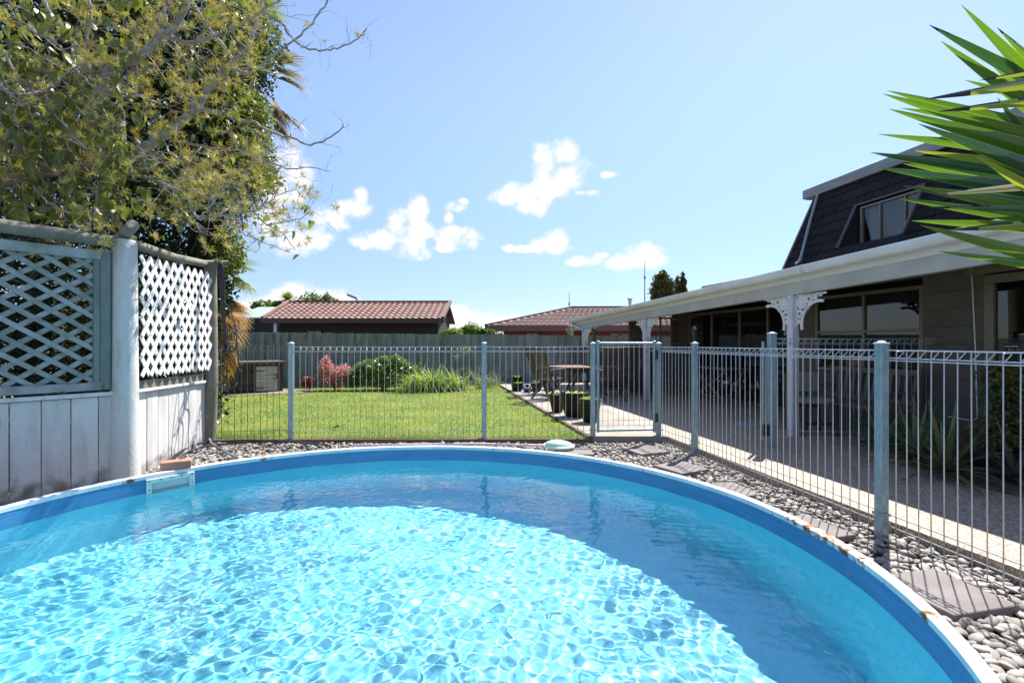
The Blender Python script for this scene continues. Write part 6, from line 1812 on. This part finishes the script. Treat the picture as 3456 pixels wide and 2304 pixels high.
# ================================================================== PATIO THINGS
glz = mat('black_glaze', (0.010, 0.009, 0.010), .45, spec=.25)
glb = mat('blue_glaze', (0.03, 0.04, 0.22), .15, coat=.6)
ter = mat('terracotta', (.33, .15, .09), .8)
def pot(c, r, h, m, label, plant=None, name='plant_pot', rim=None, leafm=leafY, ls=.045, n=260):
    s = empty(name, tuple(c), label, 'plant pot', 'pots on the patio edge')
    b = MB(); b.lathe([(r*.62, 0), (r*.70, h*.12), (r*.9, h*.55), (r*1.0, h*.93), (r*1.04, h*.97), (r*1.03, h), (r*.94, h), (r*.9, h*.86)], c, 28); b.build('pot', m, s, True)
    if rim: 
        b = MB(); b.tube([Vector(c)+Vector((r*1.0*math.cos(t), r*1.0*math.sin(t), h)) for t in [i*2*math.pi/28 for i in range(28)]], .008, 6, closed=True); b.build('rim', rim, s, True)
    b = MB(); b.lathe([(r*.92, h*.86), (.001, h*.88)], c, 20); b.build('potting_soil', soil_m, s)
    if plant is not None:
        leaf_cloud('foliage', blob_pts(n, [(c[0], c[1], c[2]+h*.9, r*plant[0], r*plant[0], plant[1])], .5), ls, leafm, s, kind='stuff')
    return s
limef = mat('lime_leaf', (.30, .40, .07), .5, trans=.4)
pot((.80, 8.9, PZ), .145, .31, glz, 'black glazed pot behind the other two big pots, left one', (.8, .05), leafm=leafA, n=160)
pot((1.03, 8.35, PZ), .235, .40, glz, 'widest black glazed pot with seedlings, middle of the three', (.85, .05), leafm=limef, n=500)
pot((1.20, 7.75, PZ), .165, .36, glz, 'black glazed pot of lime leaves nearest the gate post', (1.0, .06), leafm=limef, n=520)
cp = (.12, 13.0, PZ); pot(cp, .175, .35, glz, 'black glazed pot at the far corner of the patio edge', (.7, .05), leafm=limef, n=200)
pot((.165, 12.72, PZ), .12, .21, glz, 'small dark pot with trailing green, in front of the tall far pot', (.9, .05), leafm=limef, n=220)
pot((.62, 12.75, PZ), .155, .20, glz, 'dark pot of feathery grey green foliage', (.9, .11), leafm=leafG, ls=.03, n=700)
pot((1.02, 12.9, PZ), .14, .26, glb, 'blue glazed pot behind the left garden chair', (.5, .05), leafm=limef, n=160)
pot((.98, 13.25, PZ+.0), .12, .45, ter, 'terracotta pot of lime leaves against the back fence', (1.1, .08), leafm=limef, n=300)
# tipped blue pot: ball with an open mouth
s = empty('tipped_pot', (.36, 12.45, PZ), 'small round blue pot lying tipped with its white mouth showing', 'plant pot', 'pots on the patio edge')
b = MB(); ax = Vector((.1, -.75, .55)).normalized(); q_ = ax.to_track_quat('Z', 'Y'); c = Vector((.36, 12.45, PZ+.10))
tmp = MB(); tmp.lathe([(.03, -.10), (.085, -.07), (.115, 0), (.10, .06), (.06, .09), (.065, .10), (.05, .10), (.045, .08), (.08, .03), (.001, -.05)], (0, 0, 0), 20)
b.add([c + q_ @ v for v in tmp.v], tmp.f); b.build('pot', glb, s, True)
b = MB(); b.tube([c + q_ @ Vector((.06*math.cos(t), .06*math.sin(t), .10)) for t in [i*2*math.pi/20 for i in range(20)]], .012, 6, closed=True); b.build('rim', mat('glaze_white', (.7, .72, .8), .3), s, True)

wood_m = mat('dark_hardwood', (0.065, 0.040, 0.026), .5, col2=(0.10, 0.06, 0.038), scale=6, stretch=(1, 1, 1), rnd=.2)
def chair(loc, rz, label, name='garden_chair'):
    s = empty(name, loc, label, 'chair', 'dark wooden garden chairs round the table', rz)
    X = Vector((1, 0, 0)); 
    def bm(nm, p, q, w, h, up=(0, 0, 1)):
        b = MB(); b.beam(p, q, w, h, up, bev=.003)
        me = mesh(nm, b.v, b.f); me.materials.append(wood_m); return link(nm, me, None, s)
    # local: facing +y
    for sx in (-1, 1):
        x = .25*sx
        bm('leg', (x, .24, 0), (x, -.12, .62), .03, .045); bm('leg', (x*.92, -.30, 0), (x*.92, .20, .42), .028, .042)
        bm('arm', (x, -.20, .64), (x, .28, .66), .055, .022)
        bm('back_rail', (x*.92, -.12, .38), (x*.92, -.36, 1.08), .03, .04)
        bm('arm_support', (x, .2, .42), (x, .16, .65), .028, .04)
    bm('top_rail', (-.26, -.365, 1.09), (.26, -.365, 1.09), .03, .06); bm('lower_rail', (-.23, -.15, .47), (.23, -.15, .47), .028, .05)
    for i in range(7):
        x = -.18 + .06*i; bm('back_slat', (x, -.155, .49), (x, -.36, 1.07), .038, .012, up=(0, 1, .3))
    for i in range(7):
        y = -.14 + .065*i; bm('seat_slat', (-.23, y, .425+.004*i), (.23, y, .425+.004*i), .05, .016)
    bm('stretcher', (-.24, .24*.5, .21), (.24, .24*.5, .21), .025, .035)
    return s
chair((.80, 11.0, PZ), rad(-50), 'nearest garden chair, seen from behind, at the left of the table')
chair((.72, 12.05, PZ), rad(-80), 'garden chair partly hidden behind the nearest one')
chair((2.10, 10.75, PZ), rad(8), 'garden chair seen square from behind through the gate, between table and post')
chair((2.80, 11.9, PZ), rad(80), 'garden chair with light catching its back, right of the table')
chair((1.75, 13.3, PZ), rad(175), 'garden chair on the far side of the table, only its back top showing')
tb = empty('garden_table', (1.75, 12.0, PZ), 'oval wooden patio table with pinkish sunlit top', 'table')
tb_m = mat('table_top', (.36, .20, .15), .45, col2=(.30, .16, .12), scale=6, stretch=(8, 1, 1), coat=.2)
for i in range(9):
    u0, u1 = -1+2*i/9, -1+2*(i+1)/9
    if True:
        a = math.sqrt(max(0, 1-u0**2)); c_ = math.sqrt(max(0, 1-u1**2)); b = MB()
        m_ = (u0+u1)/2; am = math.sqrt(1-m_**2)
        P = [(-a*.85, u0*.62+.003), (a*.85, u0*.62+.003), (am*.85, m_*.62), (c_*.85, u1*.62-.003), (-c_*.85, u1*.62-.003), (-am*.85, m_*.62)]
        if i == 0: P = P[2:]
        if i == 8: P = [P[0], P[1], P[2], P[5]]
        b.extrude([(1.75+x, 12+y, .675) for x, y in P], (0, 0, .03)); b.build('plank', tb_m, tb)
for sx in (-1, 1):
    for sy in (-1, 1):
        b = MB(); b.beam((1.75+sx*.45, 12+sy*.35, PZ), (1.75+sx*.15, 12+sy*.3, .67), .05, .05); b.build('leg', wood_m, tb)
b = MB(); b.beam((1.3, 12, .64), (2.2, 12, .64), .05, .06); b.build('cross_rail', wood_m, tb)
# covered barbecue
bq = empty('covered_barbecue', (2.72, 13.9, PZ), 'barbecue under a grey fabric cover at the back of the patio', 'barbecue')
cov = mat('grey_cover', (.075, .085, .09), .75, bump=.6, bscale=6, bdist=.05)
b = MB(); vs = []; n = 40
prof = [(1.0, .02), (.985, .35), (.97, .62), (.96, .80), (.90, .90), (.70, .97), (.40, 1.0), (.001, 1.01)]
for (k, z) in prof:
    for i in range(n):
        t = 2*math.pi*i/n; cx_, cy_ = math.cos(t), math.sin(t); e_ = .35
        x = .50*math.copysign(abs(cx_)**e_, cx_)*k; y = .30*math.copysign(abs(cy_)**e_, cy_)*k
        w_ = (1+.03*math.sin(9*t+z*3))
        vs.append((2.72+x*w_, 13.9+y*w_, PZ+z*.99))
b.add(vs, [(j*n+i, j*n+(i+1) % n, (j+1)*n+(i+1) % n, (j+1)*n+i) for j in range(len(prof)-1) for i in range(n)]); b.build('cover', cov, bq, True)
for (x, y) in ((2.4, 13.75), (3.05, 13.75)):
    b = MB(); b.tube([(x-.03, y, PZ+.03), (x+.03, y, PZ+.03)], .04, 10); b.build('castor', black_m, bq)
# upright chair with pale cushions, bench by the window, trestle table by the doors
pc = empty('cushioned_chair', tuple(H(5.45, 7.15, PZ)), 'dark framed chair with pale cushions standing in shade under the kitchen window', 'chair')
c = Vector((4.02, 6.75, PZ)); pc.location = c
cush = mat('pale_cushion', (.34, .31, .27), .85)
def lb(nm, p, q, w, h, m_=wood_m, root=pc, up=(0, 0, 1)):
    b = MB(); b.beam(Vector(p)+root.location, Vector(q)+root.location, w, h, up, bev=.003); return b.build(nm, m_, root)
for sx in (-.22, .22):
    lb('leg', (sx, -.18, 0), (sx, -.18, .42), .035, .035); lb('leg', (sx, .2, 0), (sx, .24, .8), .035, .035)
lb('cross_rail', (-.22, .235, .56), (.22, .235, .56), .025, .05); lb('cross_rail', (-.22, -.18, .16), (.22, -.18, .16), .025, .04); lb('cross_rail', (-.22, .22, .36), (.22, .22, .36), .025, .06)
lb('seat_cushion', (-.2, .02, .45), (.2, .02, .45), .38, .06, cush); lb('back_cushion', (-.19, .20, .68), (.19, .20, .68), .05, .26, cush)
bn = empty('garden_bench', tuple(H(5.55, 6.5, PZ)), 'dim wooden garden bench with slatted back below the kitchen window', 'bench')
bd_ = U; bo = H(5.45, 7.05, PZ)
def bb(nm, u0, v0, z0, u1, v1, z1, w, h): 
    nn = Vector((1, .19, 0)).normalized(); b = MB(); b.beam(bo+bd_*u0+nn*v0+up*z0, bo+bd_*u1+nn*v1+up*z1, w, h, bev=.003); b.build(nm, MC['bench_wood'] if 'bench_wood' in MC else mat('bench_wood', (.14, .115, .095), .7), bn)
bb('top_rail', 0, .42, .86, 1.3, .42, .86, .04, .07); bb('lower_rail', 0, .36, .50, 1.3, .36, .50, .03, .05)
for i in range(12): bb('back_slat', .06+i*.107, .36, .52, .06+i*.107, .42, .83, .05, .014)
for i in range(5): bb('seat_slat', 0, -.02+i*.085, .43, 1.3, -.02+i*.085, .43, .07, .02)
for u in (.03, 1.27):
    bb('leg', u, -.03, 0, u, -.03, .62, .05, .05); bb('leg', u, .40, 0, u, .42, .86, .05, .05); bb('arm', u, -.06, .63, u, .42, .63, .06, .025)
tt = empty('trestle_table', tuple(H(6.1, 9.9, PZ)), 'narrow table on crossed legs in front of the sliding doors', 'table')
to = H(6.05, 9.5, PZ); dU = Vector((SL, 1, 0)).normalized()
b = MB(); b.beam(to+up*.72, to+dU*1.2+up*.72, .5, .03); b.build('tabletop', MC['bench_wood'], tt)
for u in (.1, 1.1):
    for sg in (-1, 1):
        b = MB(); b.beam(to+dU*u+Vector((-.2*sg, 0, 0)), to+dU*(u)+Vector((.2*sg, .0, .7)), .025, .03); b.build('leg', MC['bench_wood'], tt)
for sg in (0, 1):
    b = MB(); b.beam(to+dU*.1+Vector((-.18, 0, .1+.55*sg)), to+dU*1.1+Vector((-.18, 0, .65-.55*sg)), .02, .025); b.build('brace', MC['bench_wood'], tt)
# pale round mat on the slab
b = MB(); c = G(2508, 1432, PZ+.004); b.lathe([(.21, 0), (.21, .004), (.001, .004)], (c.x, c.y, PZ+.003), 28); o = b.build('round_mat', mat('mat_grey', (.33, .36, .38), .8)); tag(o, 'flat pale round lid lying on the shaded patio slab', 'lid')

# planting against the right hand wall: aloes and a shrub
al_m = mat('aloe_blade', (0.085, 0.125, 0.05), .5, col2=(0.15, 0.14, 0.06), scale=4, rnd=.2, trans=.1)
def aloe(c, n, L0, label, m=al_m, w=.06):
    s = empty('aloe', tuple(c), label, 'aloe', 'spiky aloes below the wall')
    for i in range(n):
        a = i*2.4 + rr_.gauss(0, .2); t = i/n; el = rad(75 - 75*t + rr_.gauss(0, 8)); l_ = L0*rr_.uniform(.7, 1.1)
        vs, fs = [], []; p = Vector((0, 0, .06)); sg = 6
        for k in range(sg+1):
            q_ = k/sg; e2 = el - q_*rr_.uniform(.5, .9)*(.6+t) + q_*q_*.5*(1-t)
            d = Vector((math.cos(a)*math.cos(e2), math.sin(a)*math.cos(e2), math.sin(e2))); sd_ = Vector((-math.sin(a), math.cos(a), 0)); nm = d.cross(sd_)*-1
            ww = w*.5*(1-q_)**.7*(1.0) + .001
            vs += [p - sd_*ww - nm*(-.35)*ww, p, p + sd_*ww - nm*(-.35)*ww]
            p = p + d*l_/sg
            if p.z < .01: p.z = .01
        for k in range(sg): 
            a3 = k*3; fs += [(a3, a3+1, a3+4, a3+3), (a3+1, a3+2, a3+5, a3+4)]
        me = mesh('blade', vs, fs, True); me.materials.append(m); link('blade', me, None, s)
    return s
bedm = slab('planting_bed', soil_m, [H(5.35, 6.1, 0)[:2], H(4.75, 4.6, 0)[:2], H(4.7, 2.8, 0)[:2], H(5.98, 2.2, 0)[:2], H(5.98, 5.0, 0)[:2], H(5.98, 6.4, 0)[:2]], .0, PZ+.03)
def gp(tx, ty): p = G(tx, ty, PZ); return (p.x, p.y, PZ+.02)
aloe(gp(2975, 1520), 26, .62, 'aloe right of the second tall steel post, furthest left of the row')
aloe(gp(3090, 1575), 30, .72, 'tall upright aloe with pale spread lower leaves in the middle of the row')
aloe(gp(3190, 1620), 30, .66, 'broad aloe with drooping lower leaves left of the shrub')
aloe(gp(3300, 1600), 24, .6, 'aloe half covered by the shrub beside the door', m=mat('aloe_dry', (.12, .10, .07), .7, rnd=.2))
aloe(gp(3420, 1640), 22, .55, 'brown withered aloe at the right edge below the shrub', m=MC['aloe_dry'])
s = empty('bushy_shrub', gp(3420, 1560), 'bushy olive green shrub growing in front of the entry door', 'shrub')
Yp = 4.45; k = Yp/F; C = [(at(x, 1, Yp).x, Yp+dy, at(1, y, Yp).z, rx*k, .3, ry*k) for (x, y, rx, ry, dy) in ((3440, 1340, 90, 90, 0), (3400, 1440, 80, 70, -.05), (3470, 1500, 90, 80, 0), (3440, 1270, 50, 50, .1), (3500, 1400, 80, 120, .1), (3350, 1475, 40, 30, 0))]
b = MB(); g0 = Vector(s.location)
for c_ in C: b.tube([g0, (g0+Vector(c_[:3]))/2, Vector(c_[:3])], [.025, .015, .006], 6)
b.build('stem', stem_m, s, True)
leaf_cloud('foliage', blob_pts(5200, C, .4), .045, mat('olive_leaf', (.13, .14, .035), .4, col2=(.06, .085, .025), scale=5, world_co=True, trans=.25), s, asp=.6, kind='stuff')
